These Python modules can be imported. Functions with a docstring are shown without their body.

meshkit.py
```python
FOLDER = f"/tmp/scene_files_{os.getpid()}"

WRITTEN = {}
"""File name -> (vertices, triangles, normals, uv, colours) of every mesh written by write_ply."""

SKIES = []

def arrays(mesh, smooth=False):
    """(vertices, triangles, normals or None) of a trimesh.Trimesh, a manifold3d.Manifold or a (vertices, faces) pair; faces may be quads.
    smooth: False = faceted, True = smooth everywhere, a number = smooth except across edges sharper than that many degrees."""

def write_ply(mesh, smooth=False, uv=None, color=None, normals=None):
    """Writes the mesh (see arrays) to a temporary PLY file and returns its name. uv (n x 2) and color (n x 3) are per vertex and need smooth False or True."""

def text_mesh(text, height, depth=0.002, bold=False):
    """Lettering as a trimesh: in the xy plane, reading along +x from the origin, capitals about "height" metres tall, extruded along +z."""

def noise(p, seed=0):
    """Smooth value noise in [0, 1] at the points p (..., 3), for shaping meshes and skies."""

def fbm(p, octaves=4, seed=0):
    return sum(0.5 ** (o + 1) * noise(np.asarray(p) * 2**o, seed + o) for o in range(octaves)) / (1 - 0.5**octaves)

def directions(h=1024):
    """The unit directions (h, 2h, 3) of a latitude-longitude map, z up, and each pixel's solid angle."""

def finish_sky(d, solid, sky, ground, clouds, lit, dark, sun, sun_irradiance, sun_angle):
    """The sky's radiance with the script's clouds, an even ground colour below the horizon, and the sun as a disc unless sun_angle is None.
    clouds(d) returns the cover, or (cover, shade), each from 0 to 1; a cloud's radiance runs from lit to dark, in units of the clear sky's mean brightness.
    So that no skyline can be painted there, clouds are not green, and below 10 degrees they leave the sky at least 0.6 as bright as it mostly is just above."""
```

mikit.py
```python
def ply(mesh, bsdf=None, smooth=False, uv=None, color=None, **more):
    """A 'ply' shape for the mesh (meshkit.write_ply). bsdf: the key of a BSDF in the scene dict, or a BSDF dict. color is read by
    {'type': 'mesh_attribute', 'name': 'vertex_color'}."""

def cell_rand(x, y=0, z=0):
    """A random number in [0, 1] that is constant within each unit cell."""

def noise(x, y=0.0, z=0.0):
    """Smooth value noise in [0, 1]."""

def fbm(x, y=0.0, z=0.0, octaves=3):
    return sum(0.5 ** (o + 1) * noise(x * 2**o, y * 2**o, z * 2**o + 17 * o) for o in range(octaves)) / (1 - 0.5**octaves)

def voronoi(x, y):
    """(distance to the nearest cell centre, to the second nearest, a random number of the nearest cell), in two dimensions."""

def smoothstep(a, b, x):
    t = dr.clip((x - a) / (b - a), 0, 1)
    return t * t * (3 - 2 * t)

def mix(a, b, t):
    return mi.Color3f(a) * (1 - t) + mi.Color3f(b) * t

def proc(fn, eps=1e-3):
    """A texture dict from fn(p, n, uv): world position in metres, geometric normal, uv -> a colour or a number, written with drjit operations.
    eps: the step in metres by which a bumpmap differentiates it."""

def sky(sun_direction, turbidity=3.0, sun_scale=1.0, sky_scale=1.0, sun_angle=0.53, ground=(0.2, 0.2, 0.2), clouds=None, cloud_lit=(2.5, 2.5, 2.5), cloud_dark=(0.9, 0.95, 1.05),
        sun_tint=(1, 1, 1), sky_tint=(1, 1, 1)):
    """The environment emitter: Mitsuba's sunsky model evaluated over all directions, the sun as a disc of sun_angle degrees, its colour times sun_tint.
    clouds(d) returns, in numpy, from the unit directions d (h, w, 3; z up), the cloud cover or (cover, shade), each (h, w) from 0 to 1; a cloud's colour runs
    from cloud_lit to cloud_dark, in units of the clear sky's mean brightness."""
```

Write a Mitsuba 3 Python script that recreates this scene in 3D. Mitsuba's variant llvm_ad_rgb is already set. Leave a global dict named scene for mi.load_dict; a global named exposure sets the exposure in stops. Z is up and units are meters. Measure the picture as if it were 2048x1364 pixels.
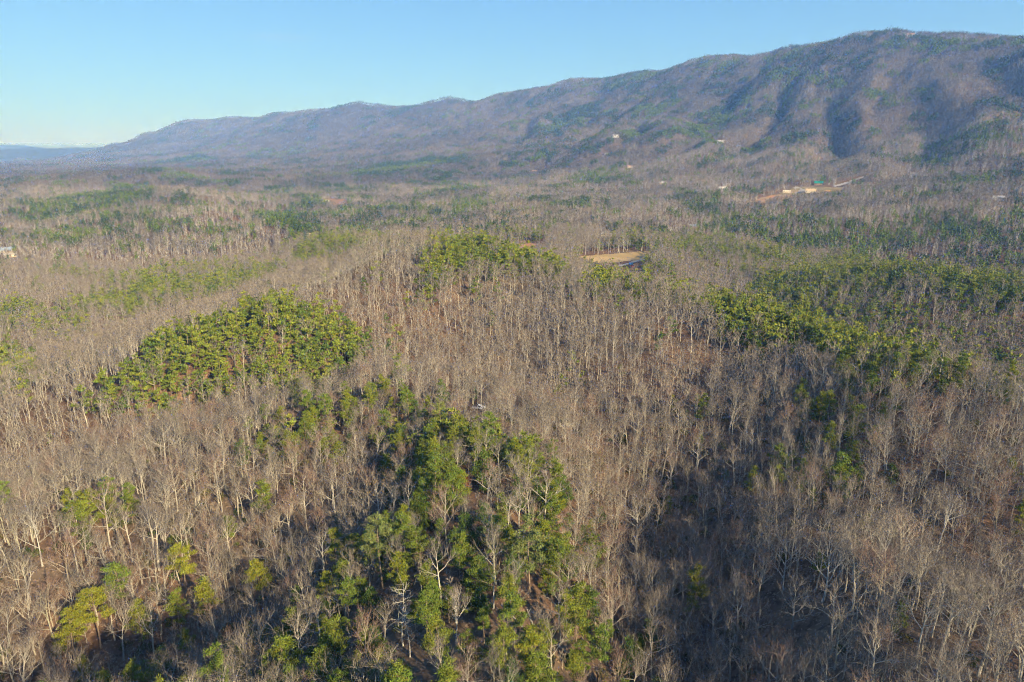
import math, drjit as dr, numpy as np, trimesh, mitsuba as mi, mikit, meshkit, shapely, shapely.affinity
from scipy.interpolate import RBFInterpolator
from scipy.ndimage import map_coordinates, maximum_filter
T = mi.ScalarTransform4f
# ---------------------------------------------------------------- camera, sky, exposure
EYE_Z = 125.0
PITCH = 15.17
SUN_AZ, SUN_EL = 141.0, 24.0          # sun behind the viewer on the right (azimuth from the view axis, clockwise)
exposure = 3.05
scene, labels = {}, {}
sa, se = math.radians(SUN_AZ), math.radians(SUN_EL)
SUN = np.array([math.sin(sa) * math.cos(se), math.cos(sa) * math.cos(se), math.sin(se)])
pit = math.radians(PITCH)
HAZE = 5.6e-5
scene['haze_air'] = {'type': 'homogeneous', 'albedo': {'type': 'rgb', 'value': [.76, .89, .998]},
                     'sigma_t': {'type': 'rgb', 'value': [0.5 * HAZE, 0.95 * HAZE, 2.1 * HAZE]}}
scene['camera'] = {'type': 'perspective', 'fov': 2 * math.degrees(math.atan(1024 / 1365.0)), 'fov_axis': 'x',
                   'near_clip': 1.0, 'far_clip': 120000.0,
                   'to_world': T().look_at(origin=[0, 0, EYE_Z], target=[0, 100 * math.cos(pit), EYE_Z - 100 * math.sin(pit)], up=[0, 0, 1]),
                   'medium': {'type': 'ref', 'id': 'haze_air'}}


def clouds(d):
    # one thin wisp of cirrus and nothing else
    az, el = np.degrees(np.arctan2(d[..., 0], d[..., 1])), np.degrees(np.arcsin(d[..., 2]))
    n = meshkit.fbm(np.stack([az * .5, el * 5, 0 * az], -1), 4)
    return 0.16 * np.exp(-((az + 17.5) / 2.2) ** 2 - ((el - 8.6 - .01 * az) / .16) ** 2) * (.4 + n)


scene['sky'] = mikit.sky(SUN, turbidity=3.0, clouds=clouds, sky_tint=(.32, .515, .755), sun_tint=(.95, 1.06, 1.25), ground=(.17, .15, .13))
labels['sky'] = {'kind': 'structure'}
# ---------------------------------------------------------------- terrain
#[terrain
CP = np.array([[np.float64(-0.7),np.float64(40.0),41.0],[np.float64(-1.6),np.float64(90.0),39.0],[np.float64(-3.6),np.float64(129.9),34.0],[np.float64(-7.2),np.float64(169.8),30.0],[np.float64(-11.2),np.float64(209.7),28.0],[np.float64(-13.9),np.float64(261.6),24.5],[np.float64(-14.0),np.float64(119.2),31.0],[np.float64(-26.1),np.float64(178.1),26.0],[np.float64(8.9),np.float64(129.7),27.0],[np.float64(10.4),np.float64(189.7),24.0],[np.float64(-45.4),np.float64(230.6),18.0],[np.float64(-55.4),np.float64(181.7),12.0],[np.float64(-66.3),np.float64(147.8),7.0],[np.float64(-80.9),np.float64(128.7),5.0],[np.float64(-94.3),np.float64(116.7),7.0],[np.float64(-46.5),np.float64(97.5),31.0],[np.float64(-55.3),np.float64(83.3),32.0],[np.float64(-38.2),np.float64(64.5),34.0],[np.float64(-18.1),np.float64(77.9),38.0],[np.float64(-69.4),np.float64(78.8),29.0],[np.float64(-38.0),np.float64(113.8),27.0],[np.float64(-65.8),np.float64(282.4),26.0],[np.float64(-102.3),np.float64(228.1),23.0],[np.float64(-122.8),np.float64(184.9),23.0],[np.float64(-135.4),np.float64(160.5),21.0],[np.float64(-138.5),np.float64(266.1),4.0],[np.float64(-171.9),np.float64(233.6),4.0],[np.float64(-91.8),np.float64(301.3),9.0],[np.float64(-119.4),np.float64(331.1),np.float64(44.3)],[np.float64(-100.0),np.float64(347.9),np.float64(35.1)],[np.float64(-140.4),np.float64(315.1),np.float64(39.3)],[np.float64(-153.6),np.float64(292.1),np.float64(33.1)],[np.float64(-159.4),np.float64(268.2),np.float64(25.9)],[np.float64(-96.0),np.float64(294.8),np.float64(17.5)],[np.float64(-134.4),np.float64(257.0),np.float64(19.0)],[np.float64(-95.3),np.float64(460.2),np.float64(55.2)],[np.float64(-126.3),np.float64(447.5),np.float64(43.6)],[np.float64(-163.8),np.float64(421.3),np.float64(30.7)],[np.float64(-186.7),np.float64(400.6),np.float64(24.8)],[np.float64(-206.4),np.float64(379.5),np.float64(20.5)],[np.float64(-220.1),np.float64(367.1),np.float64(16.2)],[np.float64(-238.9),np.float64(339.4),np.float64(11.2)],[np.float64(-250.2),np.float64(318.5),np.float64(8.3)],[np.float64(-266.0),np.float64(292.1),np.float64(3.5)],[np.float64(-83.0),np.float64(477.8),np.float64(63.7)],[np.float64(-64.7),np.float64(480.7),np.float64(57.9)],[np.float64(-40.5),np.float64(478.3),np.float64(53.3)],[np.float64(-27.6),np.float64(479.2),np.float64(61.8)],[np.float64(-10.7),np.float64(474.9),np.float64(58.9)],[np.float64(5.8),np.float64(470.0),np.float64(51.8)],[np.float64(28.6),np.float64(459.1),np.float64(46.9)],[np.float64(54.0),np.float64(446.8),np.float64(39.7)],[np.float64(72.4),np.float64(434.0),np.float64(37.1)],[np.float64(89.8),np.float64(422.6),np.float64(38.2)],[np.float64(122.0),np.float64(396.6),np.float64(35.9)],[np.float64(138.6),np.float64(373.1),np.float64(37.3)],[np.float64(147.9),np.float64(355.4),np.float64(34.6)],[np.float64(157.1),np.float64(326.1),np.float64(35.0)],[np.float64(160.4),np.float64(305.5),np.float64(34.9)],[np.float64(162.7),np.float64(273.2),np.float64(39.0)],[np.float64(161.9),np.float64(252.6),np.float64(44.7)],[np.float64(162.9),np.float64(233.9),np.float64(42.9)],[np.float64(161.5),np.float64(206.3),np.float64(47.7)],[np.float64(-253.9),np.float64(487.9),-13.0],[np.float64(-302.3),np.float64(410.7),-13.0],[np.float64(-330.3),np.float64(375.4),-11.0],[np.float64(-169.1),np.float64(554.8),-11.0],[np.float64(-95.4),np.float64(592.4),-3.0],[np.float64(-31.9),np.float64(599.2),7.0],[np.float64(31.4),np.float64(574.1),7.0],[np.float64(89.8),np.float64(552.8),5.0],[np.float64(138.3),np.float64(511.6),-1.0],[np.float64(176.8),np.float64(467.7),-11.0],[np.float64(203.2),np.float64(418.2),-16.0],[np.float64(218.2),np.float64(358.9),-16.0],[np.float64(219.3),np.float64(298.0),-11.0],[np.float64(-5.8),np.float64(335.0),13.0],[np.float64(-31.1),np.float64(348.6),17.0],[np.float64(-58.8),np.float64(365.3),21.0],[np.float64(27.1),np.float64(298.8),10.0],[np.float64(36.9),np.float64(227.0),6.0],[np.float64(43.3),np.float64(185.0),1.0],[np.float64(56.8),np.float64(181.3),0.0],[np.float64(41.6),np.float64(135.8),5.0],[np.float64(38.3),np.float64(105.3),9.0],[np.float64(31.5),np.float64(73.5),19.0],[np.float64(94.6),np.float64(236.8),17.0],[np.float64(85.3),np.float64(180.9),20.0],[np.float64(101.8),np.float64(195.0),22.0],[np.float64(77.9),np.float64(139.7),26.0],[np.float64(103.9),np.float64(165.0),24.0],[np.float64(63.9),np.float64(92.0),30.0],[np.float64(72.7),np.float64(119.6),31.0],[np.float64(69.2),np.float64(85.5),37.0],[np.float64(119.5),np.float64(147.7),25.0],[np.float64(75.3),np.float64(321.3),27.0],[np.float64(47.7),np.float64(377.0),35.0],[np.float64(-7.1),np.float64(409.9),37.0],[np.float64(102.8),np.float64(313.6),23.0],[np.float64(114.2),np.float64(771.6),12.0],[np.float64(22.8),np.float64(879.7),14.0],[np.float64(246.9),np.float64(1066.8),12.0],[np.float64(146.4),np.float64(1049.8),11.0],[np.float64(-17.2),np.float64(999.9),11.0],[np.float64(-159.0),np.float64(987.3),7.0],[np.float64(-25.9),np.float64(1499.8),19.0],[np.float64(109.1),np.float64(1997.0),40.0],[np.float64(-317.9),np.float64(1974.6),20.0],[np.float64(132.1),np.float64(717.9),11.5],[np.float64(69.5),np.float64(766.9),12.5],[np.float64(274.4),np.float64(644.0),np.float64(6.7)],[np.float64(284.1),np.float64(617.8),np.float64(19.1)],[np.float64(304.9),np.float64(579.7),np.float64(27.5)],[np.float64(319.2),np.float64(554.7),np.float64(30.2)],[np.float64(332.5),np.float64(523.3),np.float64(30.4)],[np.float64(342.9),np.float64(492.4),np.float64(29.1)],[np.float64(350.1),np.float64(462.4),np.float64(30.1)],[np.float64(329.0),np.float64(794.6),-3.0],[np.float64(366.1),np.float64(711.3),-13.0],[np.float64(405.0),np.float64(643.1),-13.0],[np.float64(426.8),np.float64(579.9),-11.0],[np.float64(467.6),np.float64(838.4),-3.0],[np.float64(534.1),np.float64(761.3),-1.0],[np.float64(420.8),np.float64(1016.3),18.0],[np.float64(535.8),np.float64(960.7),21.0],[np.float64(592.8),np.float64(805.4),19.0],[np.float64(249.2),np.float64(760.2),11.0],[np.float64(609.2),np.float64(1425.3),np.float64(50.0)],[np.float64(658.3),np.float64(1502.1),np.float64(63.9)],[np.float64(493.5),np.float64(1331.5),np.float64(47.5)],[np.float64(744.2),np.float64(1065.9),np.float64(58.4)],[np.float64(843.0),np.float64(1476.3),np.float64(80.3)],[np.float64(816.7),np.float64(1604.1),np.float64(83.1)],[np.float64(662.1),np.float64(1887.2),np.float64(108.2)],[np.float64(702.5),np.float64(2399.3),np.float64(165.7)],[np.float64(388.6),np.float64(2671.9),np.float64(186.6)],[np.float64(81.8),np.float64(2498.7),np.float64(59.7)],[np.float64(-440.8),np.float64(1641.9),np.float64(16.6)],[np.float64(-356.5),np.float64(987.6),np.float64(38.6)],[np.float64(-280.1),np.float64(907.8),np.float64(26.8)],[np.float64(-204.1),np.float64(825.1),np.float64(19.3)],[np.float64(-498.9),np.float64(1200.5),np.float64(49.1)],[np.float64(-707.6),np.float64(1490.6),np.float64(55.6)],[np.float64(-818.3),np.float64(1603.2),np.float64(59.5)],[np.float64(-864.5),np.float64(1463.8),np.float64(34.1)],[np.float64(-886.4),np.float64(1332.1),np.float64(17.3)],[np.float64(-893.5),np.float64(1204.8),np.float64(0.2)],[np.float64(-1221.0),np.float64(2408.2),np.float64(70.0)],[np.float64(-1099.7),np.float64(2356.0),np.float64(39.9)],[np.float64(-274.9),np.float64(729.9),-3.0],[np.float64(-392.8),np.float64(787.5),1.0],[np.float64(-544.2),np.float64(754.1),2.0],[np.float64(-594.5),np.float64(675.7),3.0],[np.float64(-249.5),np.float64(1071.3),8.0],[np.float64(-408.1),np.float64(1339.2),13.0],[np.float64(-560.6),np.float64(946.5),15.0],[np.float64(-383.0),np.float64(609.7),-5.0],[np.float64(-2038.4),np.float64(3441.6),33.0],[np.float64(-1778.3),np.float64(2416.1),23.0],[np.float64(-3556.7),np.float64(4832.2),33.0],[np.float64(-2769.8),np.float64(5322.4),55.0],[np.float64(-1409.9),np.float64(3743.3),40.0],[np.float64(-680.5),np.float64(2921.8),40.0],[np.float64(-877.2),np.float64(2126.1),21.0],[np.float64(-1118.2),np.float64(2009.9),30.0],[np.float64(-1651.4),np.float64(1877.0),20.0],[np.float64(-4623.8),np.float64(5255.5),30.0],[np.float64(-5532.5),np.float64(8330.1),40.0],[np.float64(-6520.6),np.float64(8859.0),40.0],[np.float64(-6085.8),np.float64(9163.1),45.0],[np.float64(-420.1),np.float64(1166.7),-15.0],[np.float64(-333.8),np.float64(1090.0),-16.0],[np.float64(-246.9),np.float64(1010.3),-15.0],[np.float64(-395.3),np.float64(1290.8),-11.0],[np.float64(-501.4),np.float64(1392.5),-9.0],[np.float64(-600.3),np.float64(1439.9),-7.0],[np.float64(-853.9),np.float64(1786.4),1.0],[np.float64(-291.4),np.float64(809.1),-4.0],[np.float64(-410.3),np.float64(977.4),-1.0],[np.float64(-217.5),np.float64(749.1),-5.0],[np.float64(-1719.6),np.float64(5748.3),np.float64(155.0)],[np.float64(-3441.7),np.float64(7221.8),np.float64(108.0)],[np.float64(-777.3),np.float64(4939.2),np.float64(225.2)],[np.float64(-59.1),np.float64(3499.5),np.float64(160.3)],[np.float64(191.8),np.float64(3594.9),np.float64(205.4)],[np.float64(688.7),np.float64(2610.7),np.float64(182.3)],[np.float64(947.1),np.float64(1985.7),np.float64(124.2)],[np.float64(1049.2),np.float64(1523.7),np.float64(120.5)],[np.float64(1318.7),np.float64(1945.1),np.float64(234.5)],[np.float64(-83.7),np.float64(4999.3),np.float64(350.4)],[np.float64(486.0),np.float64(3970.4),np.float64(347.9)],[np.float64(844.4),np.float64(3241.8),np.float64(350.8)],[np.float64(1074.7),np.float64(2693.5),np.float64(309.7)],[np.float64(1227.6),np.float64(2291.9),np.float64(309.5)],[np.float64(1489.3),np.float64(2429.9),np.float64(400.0)],[np.float64(-1351.2),np.float64(6358.0),np.float64(374.0)],[np.float64(-3177.9),np.float64(7883.6),np.float64(305.7)],[np.float64(-5811.3),np.float64(9807.6),np.float64(87.7)],[np.float64(-5553.1),np.float64(9841.4),np.float64(335.8)],[np.float64(-5141.8),np.float64(9837.3),np.float64(158.9)],[np.float64(-4528.8),np.float64(9694.3),np.float64(561.4)],[np.float64(-4056.3),np.float64(9467.6),np.float64(576.8)],[np.float64(-3596.5),np.float64(9116.2),np.float64(587.8)],[np.float64(-3253.1),np.float64(8819.2),np.float64(535.7)],[np.float64(-2835.8),np.float64(8541.6),np.float64(617.0)],[np.float64(-2245.4),np.float64(8094.3),np.float64(629.9)],[np.float64(-1546.9),np.float64(7338.7),np.float64(638.2)],[np.float64(-986.1),np.float64(6930.2),np.float64(582.0)],[np.float64(-878.7),np.float64(6843.8),np.float64(546.8)],[np.float64(-551.2),np.float64(6476.6),np.float64(631.6)],[np.float64(-351.9),np.float64(6190.0),np.float64(536.7)],[np.float64(-57.1),np.float64(5899.7),np.float64(606.2)],[np.float64(169.9),np.float64(5597.4),np.float64(621.8)],[np.float64(282.5),np.float64(5392.6),np.float64(626.9)],[np.float64(426.9),np.float64(5132.3),np.float64(661.3)],[np.float64(604.0),np.float64(4963.4),np.float64(607.4)],[np.float64(735.7),np.float64(4743.3),np.float64(614.1)],[np.float64(849.0),np.float64(4571.8),np.float64(628.7)],[np.float64(948.2),np.float64(4450.1),np.float64(597.0)],[np.float64(1012.9),np.float64(4281.8),np.float64(615.9)],[np.float64(1069.0),np.float64(4061.7),np.float64(666.5)],[np.float64(1156.2),np.float64(3881.5),np.float64(632.4)],[np.float64(1226.8),np.float64(3754.7),np.float64(585.5)],[np.float64(1267.8),np.float64(3635.3),np.float64(609.1)],[np.float64(1314.6),np.float64(3480.0),np.float64(617.8)],[np.float64(1377.1),np.float64(3326.2),np.float64(608.0)],[np.float64(1406.3),np.float64(3259.6),np.float64(604.8)],[np.float64(1459.7),np.float64(3092.8),np.float64(615.0)],[np.float64(1528.5),np.float64(2958.5),np.float64(604.9)],[np.float64(1565.1),np.float64(2871.1),np.float64(559.5)],[np.float64(1647.5),np.float64(2743.3),np.float64(541.1)],[np.float64(1697.6),np.float64(2617.8),np.float64(513.8)],[np.float64(1738.4),np.float64(2506.1),np.float64(495.7)],[np.float64(-7438.4),np.float64(12553.7),np.float64(161.4)],[np.float64(-5796.9),np.float64(12408.7),np.float64(340.1)],[np.float64(-4163.9),np.float64(11288.5),np.float64(343.5)],[np.float64(-1980.0),np.float64(9393.6),np.float64(380.7)],[np.float64(-705.6),np.float64(8290.0),np.float64(373.2)],[np.float64(217.4),np.float64(7164.7),np.float64(371.4)],[np.float64(773.1),np.float64(6353.1),np.float64(371.6)],[np.float64(1213.8),np.float64(5696.1),np.float64(372.6)],[np.float64(1479.9),np.float64(4968.3),np.float64(375.9)],[np.float64(1682.7),np.float64(4454.4),np.float64(369.0)],[np.float64(1868.5),np.float64(3958.8),np.float64(367.3)],[np.float64(2108.8),np.float64(3511.4),np.float64(338.3)],[np.float64(-8163.0),np.float64(10117.6),np.float64(221.4)],[np.float64(-7612.0),np.float64(10538.4),np.float64(218.3)],[np.float64(-7461.4),np.float64(10645.5),np.float64(233.7)],[np.float64(-7261.9),np.float64(10782.6),np.float64(271.6)],[np.float64(-7064.3),np.float64(10793.8),np.float64(227.9)],[np.float64(-6823.2),np.float64(10829.8),np.float64(257.6)],[np.float64(-6497.0),np.float64(10795.8),np.float64(213.2)],[np.float64(-11919.9),np.float64(14795.8),np.float64(346.2)],[np.float64(-11113.2),np.float64(15411.0),np.float64(355.4)],[np.float64(-10739.6),np.float64(15673.6),np.float64(359.4)],[np.float64(-10489.3),np.float64(15842.2),np.float64(286.7)],[np.float64(-9724.8),np.float64(16322.6),np.float64(225.1)],[np.float64(-9188.1),np.float64(12483.2),65.0],[np.float64(-8575.4),np.float64(12911.7),65.0],[np.float64(-15412.2),np.float64(20939.5),35.0],[np.float64(-26675.0),np.float64(36241.4),65.0],[np.float64(-8153.6),np.float64(13766.6),65.0],[-21.7,12.5,39.0],[-52.0,30.0,35.0],[-112.6,65.0,27.0],[-259.8,150.0,21.0],[-606.2,350.0,13.0],[-1299.0,750.0,20.0],[-3464.1,2000.0,35.0],[-10392.3,6000.0,35.0],[-34641.0,20000.0,65.0],[-24.6,-4.3,41.0],[-59.1,-10.4,37.0],[-128.0,-22.6,29.0],[-295.4,-52.1,23.0],[-689.4,-121.6,15.0],[-1477.2,-260.5,22.0],[-3939.2,-694.6,35.0],[-11817.7,-2083.8,35.0],[-39392.3,-6945.9,65.0],[-16.1,-19.2,36.0],[-38.6,-46.0,32.0],[-83.6,-99.6,24.0],[-192.8,-229.8,18.0],[-450.0,-536.2,10.0],[-964.2,-1149.1,17.0],[-2571.2,-3064.2,35.0],[-7713.5,-9192.5,35.0],[-25711.5,-30641.8,65.0],[0.0,-25.0,41.0],[0.0,-60.0,37.0],[0.0,-130.0,29.0],[0.0,-300.0,23.0],[0.0,-700.0,15.0],[0.0,-1500.0,22.0],[0.0,-4000.0,35.0],[0.0,-12000.0,35.0],[0.0,-40000.0,65.0],[16.1,-19.2,36.0],[38.6,-46.0,32.0],[83.6,-99.6,24.0],[192.8,-229.8,18.0],[450.0,-536.2,10.0],[964.2,-1149.1,17.0],[2571.2,-3064.2,35.0],[7713.5,-9192.5,35.0],[25711.5,-30641.8,65.0],[24.6,-4.3,38.0],[59.1,-10.4,34.0],[128.0,-22.6,26.0],[295.4,-52.1,20.0],[689.4,-121.6,12.0],[1477.2,-260.5,19.0],[3939.2,-694.6,275.0],[11817.7,-2083.8,35.0],[39392.3,-6945.9,65.0],[21.7,12.5,40.0],[52.0,30.0,36.0],[112.6,65.0,28.0],[259.8,150.0,22.0],[606.2,350.0,14.0],[1299.0,750.0,21.0],[3464.1,2000.0,275.0],[10392.3,6000.0,35.0],[34641.0,20000.0,65.0],[2251.7,1300.0,555.0],[2118.0,1907.0,605.0],[2757.5,-486.2,505.0],[0.0,12.0,41.0]])
CREST = np.array([[-5811,9808],[-5553,9841],[-5142,9837],[-4529,9694],[-4056,9468],[-3597,9116],[-3253,8819],[-2836,8542],[-2245,8094],[-1547,7339],[-986,6930],[-879,6844],[-551,6477],[-352,6190],[-57,5900],[170,5597],[282,5393],[427,5132],[604,4963],[736,4743],[849,4572],[948,4450],[1013,4282],[1069,4062],[1156,3881],[1227,3755],[1268,3635],[1315,3480],[1377,3326],[1406,3260],[1460,3093],[1528,2958],[1565,2871],[1648,2743],[1698,2618],[1738,2506],[1974,2192],[2118,1907],[2252,1300]])
AZ = np.radians(np.concatenate([np.arange(-180, -50, 4.0), np.arange(-50, 50.01, 0.22), np.arange(54, 180.1, 4.0)]))
LR = np.linspace(math.log(12.0), math.log(60000.0), 380)


def smooth(a, b, x):
    t = np.clip((x - a) / (b - a), 0, 1)
    return t * t * (3 - 2 * t)


def make_ground():
    # the measured points, joined by a thin-plate surface in log-polar map coordinates (conformal, so relief keeps its shape at every scale)
    r = np.hypot(CP[:, 0], CP[:, 1])
    q = np.stack([np.arctan2(CP[:, 0], CP[:, 1]), np.log(r)], 1)
    f = (CP[:, 2] - 125.0) / r
    w = np.abs(q[:, 0]) > math.radians(90)
    q2 = np.vstack([q, q[w] - [2 * math.pi, 0] * np.sign(q[w][:, :1])])
    rbf = RBFInterpolator(q2, np.concatenate([f, f[w]]), kernel='linear', smoothing=0.0)
    a, l = np.meshgrid(AZ, LR, indexing='ij')
    R = np.exp(l)
    z = 125.0 + rbf(np.stack([a.ravel(), l.ravel()], 1)).reshape(a.shape) * R
    # round off the creases
    from scipy.ndimage import gaussian_filter
    t = (z - 125.0) / R
    fine = np.abs(a) < math.radians(49)
    zs = 125.0 + gaussian_filter(t, (1.6, 1.0), mode='nearest') * R
    zf = 125.0 + gaussian_filter(t, (.8, .4), mode='nearest') * R
    z = np.where(fine, zs + (zf - zs) * smooth(1500, 2500, R), z)
    x, y = R * np.sin(a), R * np.cos(a)
    P = np.stack([x, y, 0 * x], -1)
    rr = lambda s, o, k: meshkit.fbm(P / s, o, k) - .5
    z = z + rr(48, 3, 1) * 7.5 * smooth(20, 120, R) + rr(260, 3, 5) * 36 * smooth(550, 900, R) * (1 - smooth(9000, 14000, R))
    # spurs and ravines of the long mountain
    best = np.full(a.shape, 1e9)
    for (ax, ay), (bx, by) in zip(CREST[:-1], CREST[1:]):
        L = math.hypot(bx - ax, by - ay); ux, uy = (bx - ax) / L, (by - ay) / L
        tt = np.clip((x - ax) * ux + (y - ay) * uy, 0, L)
        best = np.minimum(best, np.hypot(x - ax - ux * tt, y - ay - uy * tt))
    wob = (meshkit.fbm(P / 600, 3, 9) - .5) * 420
    w = (-.84 * x + .54 * y + wob) / 245.0
    w2 = (-.76 * x + .65 * y + wob * 1.3) / 150.0
    ridge, ridge2 = np.abs((w % 1.0) - .5) * 2, np.abs((w2 % 1.0) - .5) * 2
    m = smooth(40, 500, best) * (1 - smooth(1000, 1700, best)) * smooth(1500, 2300, R) * (1 - smooth(12000, 15000, R))
    z = z + m * ((ridge - .5) * 40 + (ridge2 - .5) * 18)
    z = z + smooth(1800, 3000, R) * (1 - smooth(12000, 15000, R)) * smooth(140, 300, z) * (meshkit.fbm(P / 330, 3, 12) - .5) * 32
    return x, y, z


GX, GY, GZ = make_ground()


def gi(x, y):
    return np.stack([np.interp(np.arctan2(x, y), AZ, np.arange(len(AZ))), (np.log(np.maximum(np.hypot(x, y), 12.1)) - LR[0]) / (LR[1] - LR[0])])


def height(x, y):
    x, y = np.asarray(x, float), np.asarray(y, float)
    return map_coordinates(GZ, gi(x, y).reshape(2, -1), order=1, mode='nearest').reshape(x.shape)
#terrain]


GR = np.hypot(GX, GY)
can = (GZ + 13 - EYE_Z) / GR
cmx = np.maximum.accumulate(can, axis=1)
cmx = np.concatenate([np.full((len(AZ), 3), -9.0), cmx[:, :-3]], 1)
VIS = maximum_filter((((GZ + 22 - EYE_Z) / GR > cmx - 10 / GR) | (GR < 450)).astype(np.float32), size=(9, 5))


def seen(x, y):
    return map_coordinates(VIS, gi(x, y), order=0, mode='nearest') > .5


def slope(x, y, e=6.0):
    return (height(x + e, y) - height(x - e, y)) / (2 * e), (height(x, y + e) - height(x, y - e)) / (2 * e)


def ground_mesh():
    na, nl = GX.shape
    i, j = np.meshgrid(np.arange(na - 1), np.arange(nl - 1), indexing='ij')
    q = np.stack([i * nl + j, i * nl + j + 1, (i + 1) * nl + j + 1, (i + 1) * nl + j], -1).reshape(-1, 4)
    v = np.stack([GX, GY, GZ], -1).reshape(-1, 3)
    v = np.vstack([v, [[0, 0, GZ[:, 0].mean()]]])
    c = len(v) - 1
    k = np.arange(na - 1)
    fan = np.stack([k * 0 + c, k * nl, (k + 1) * nl], 1)
    f = np.vstack([q[:, [0, 2, 1]], q[:, [0, 3, 2]], fan[:, [0, 2, 1]]])
    m = trimesh.Trimesh(v, f, process=False)
    if m.face_normals[:, 2].mean() < 0:
        m.invert()
    return m


RGB = lambda *c: {'type': 'rgb', 'value': list(map(float, c))}


def litter(p, n, uv):
    f = mikit.fbm(p.x * .35, p.y * .35, p.z * .35, 3)
    g = mikit.fbm(p.x * .02, p.y * .02, 0, 3)
    c = mikit.mix([.125, .078, .054], [.19, .122, .082], mikit.smoothstep(.3, .7, f))
    c = mikit.mix(c, [.15, .115, .085], mikit.smoothstep(.45, .65, g))
    r = dr.sqrt(p.x * p.x + p.y * p.y)
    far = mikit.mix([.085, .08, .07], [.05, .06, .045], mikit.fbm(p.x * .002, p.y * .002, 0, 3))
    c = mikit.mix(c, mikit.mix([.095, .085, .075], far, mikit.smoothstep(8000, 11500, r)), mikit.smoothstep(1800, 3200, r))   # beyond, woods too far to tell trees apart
    near = 1 - mikit.smoothstep(250, 600, r)
    c = mikit.mix(c, [.07, .048, .036], .8 * near * mikit.smoothstep(.50, .72, mikit.fbm(p.x * .9, p.y * .9, p.z * .9, 2)))
    return mikit.mix(c, [.33, .24, .17], .7 * near * mikit.smoothstep(.66, .80, mikit.noise(p.x * 1.9 + 40, p.y * 1.9, p.z * 1.9)))


def grass_field(p, n, uv):
    f = mikit.fbm(p.x * .06, p.y * .06, 0, 4)
    return mikit.mix([.46, .34, .18], [.36, .27, .14], mikit.smoothstep(.4, .62, f))


def lawn_grass(p, n, uv):
    return mikit.mix([.29, .225, .14], [.20, .17, .10], mikit.smoothstep(.4, .62, mikit.fbm(p.x * .06, p.y * .06, 0, 4)))


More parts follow.
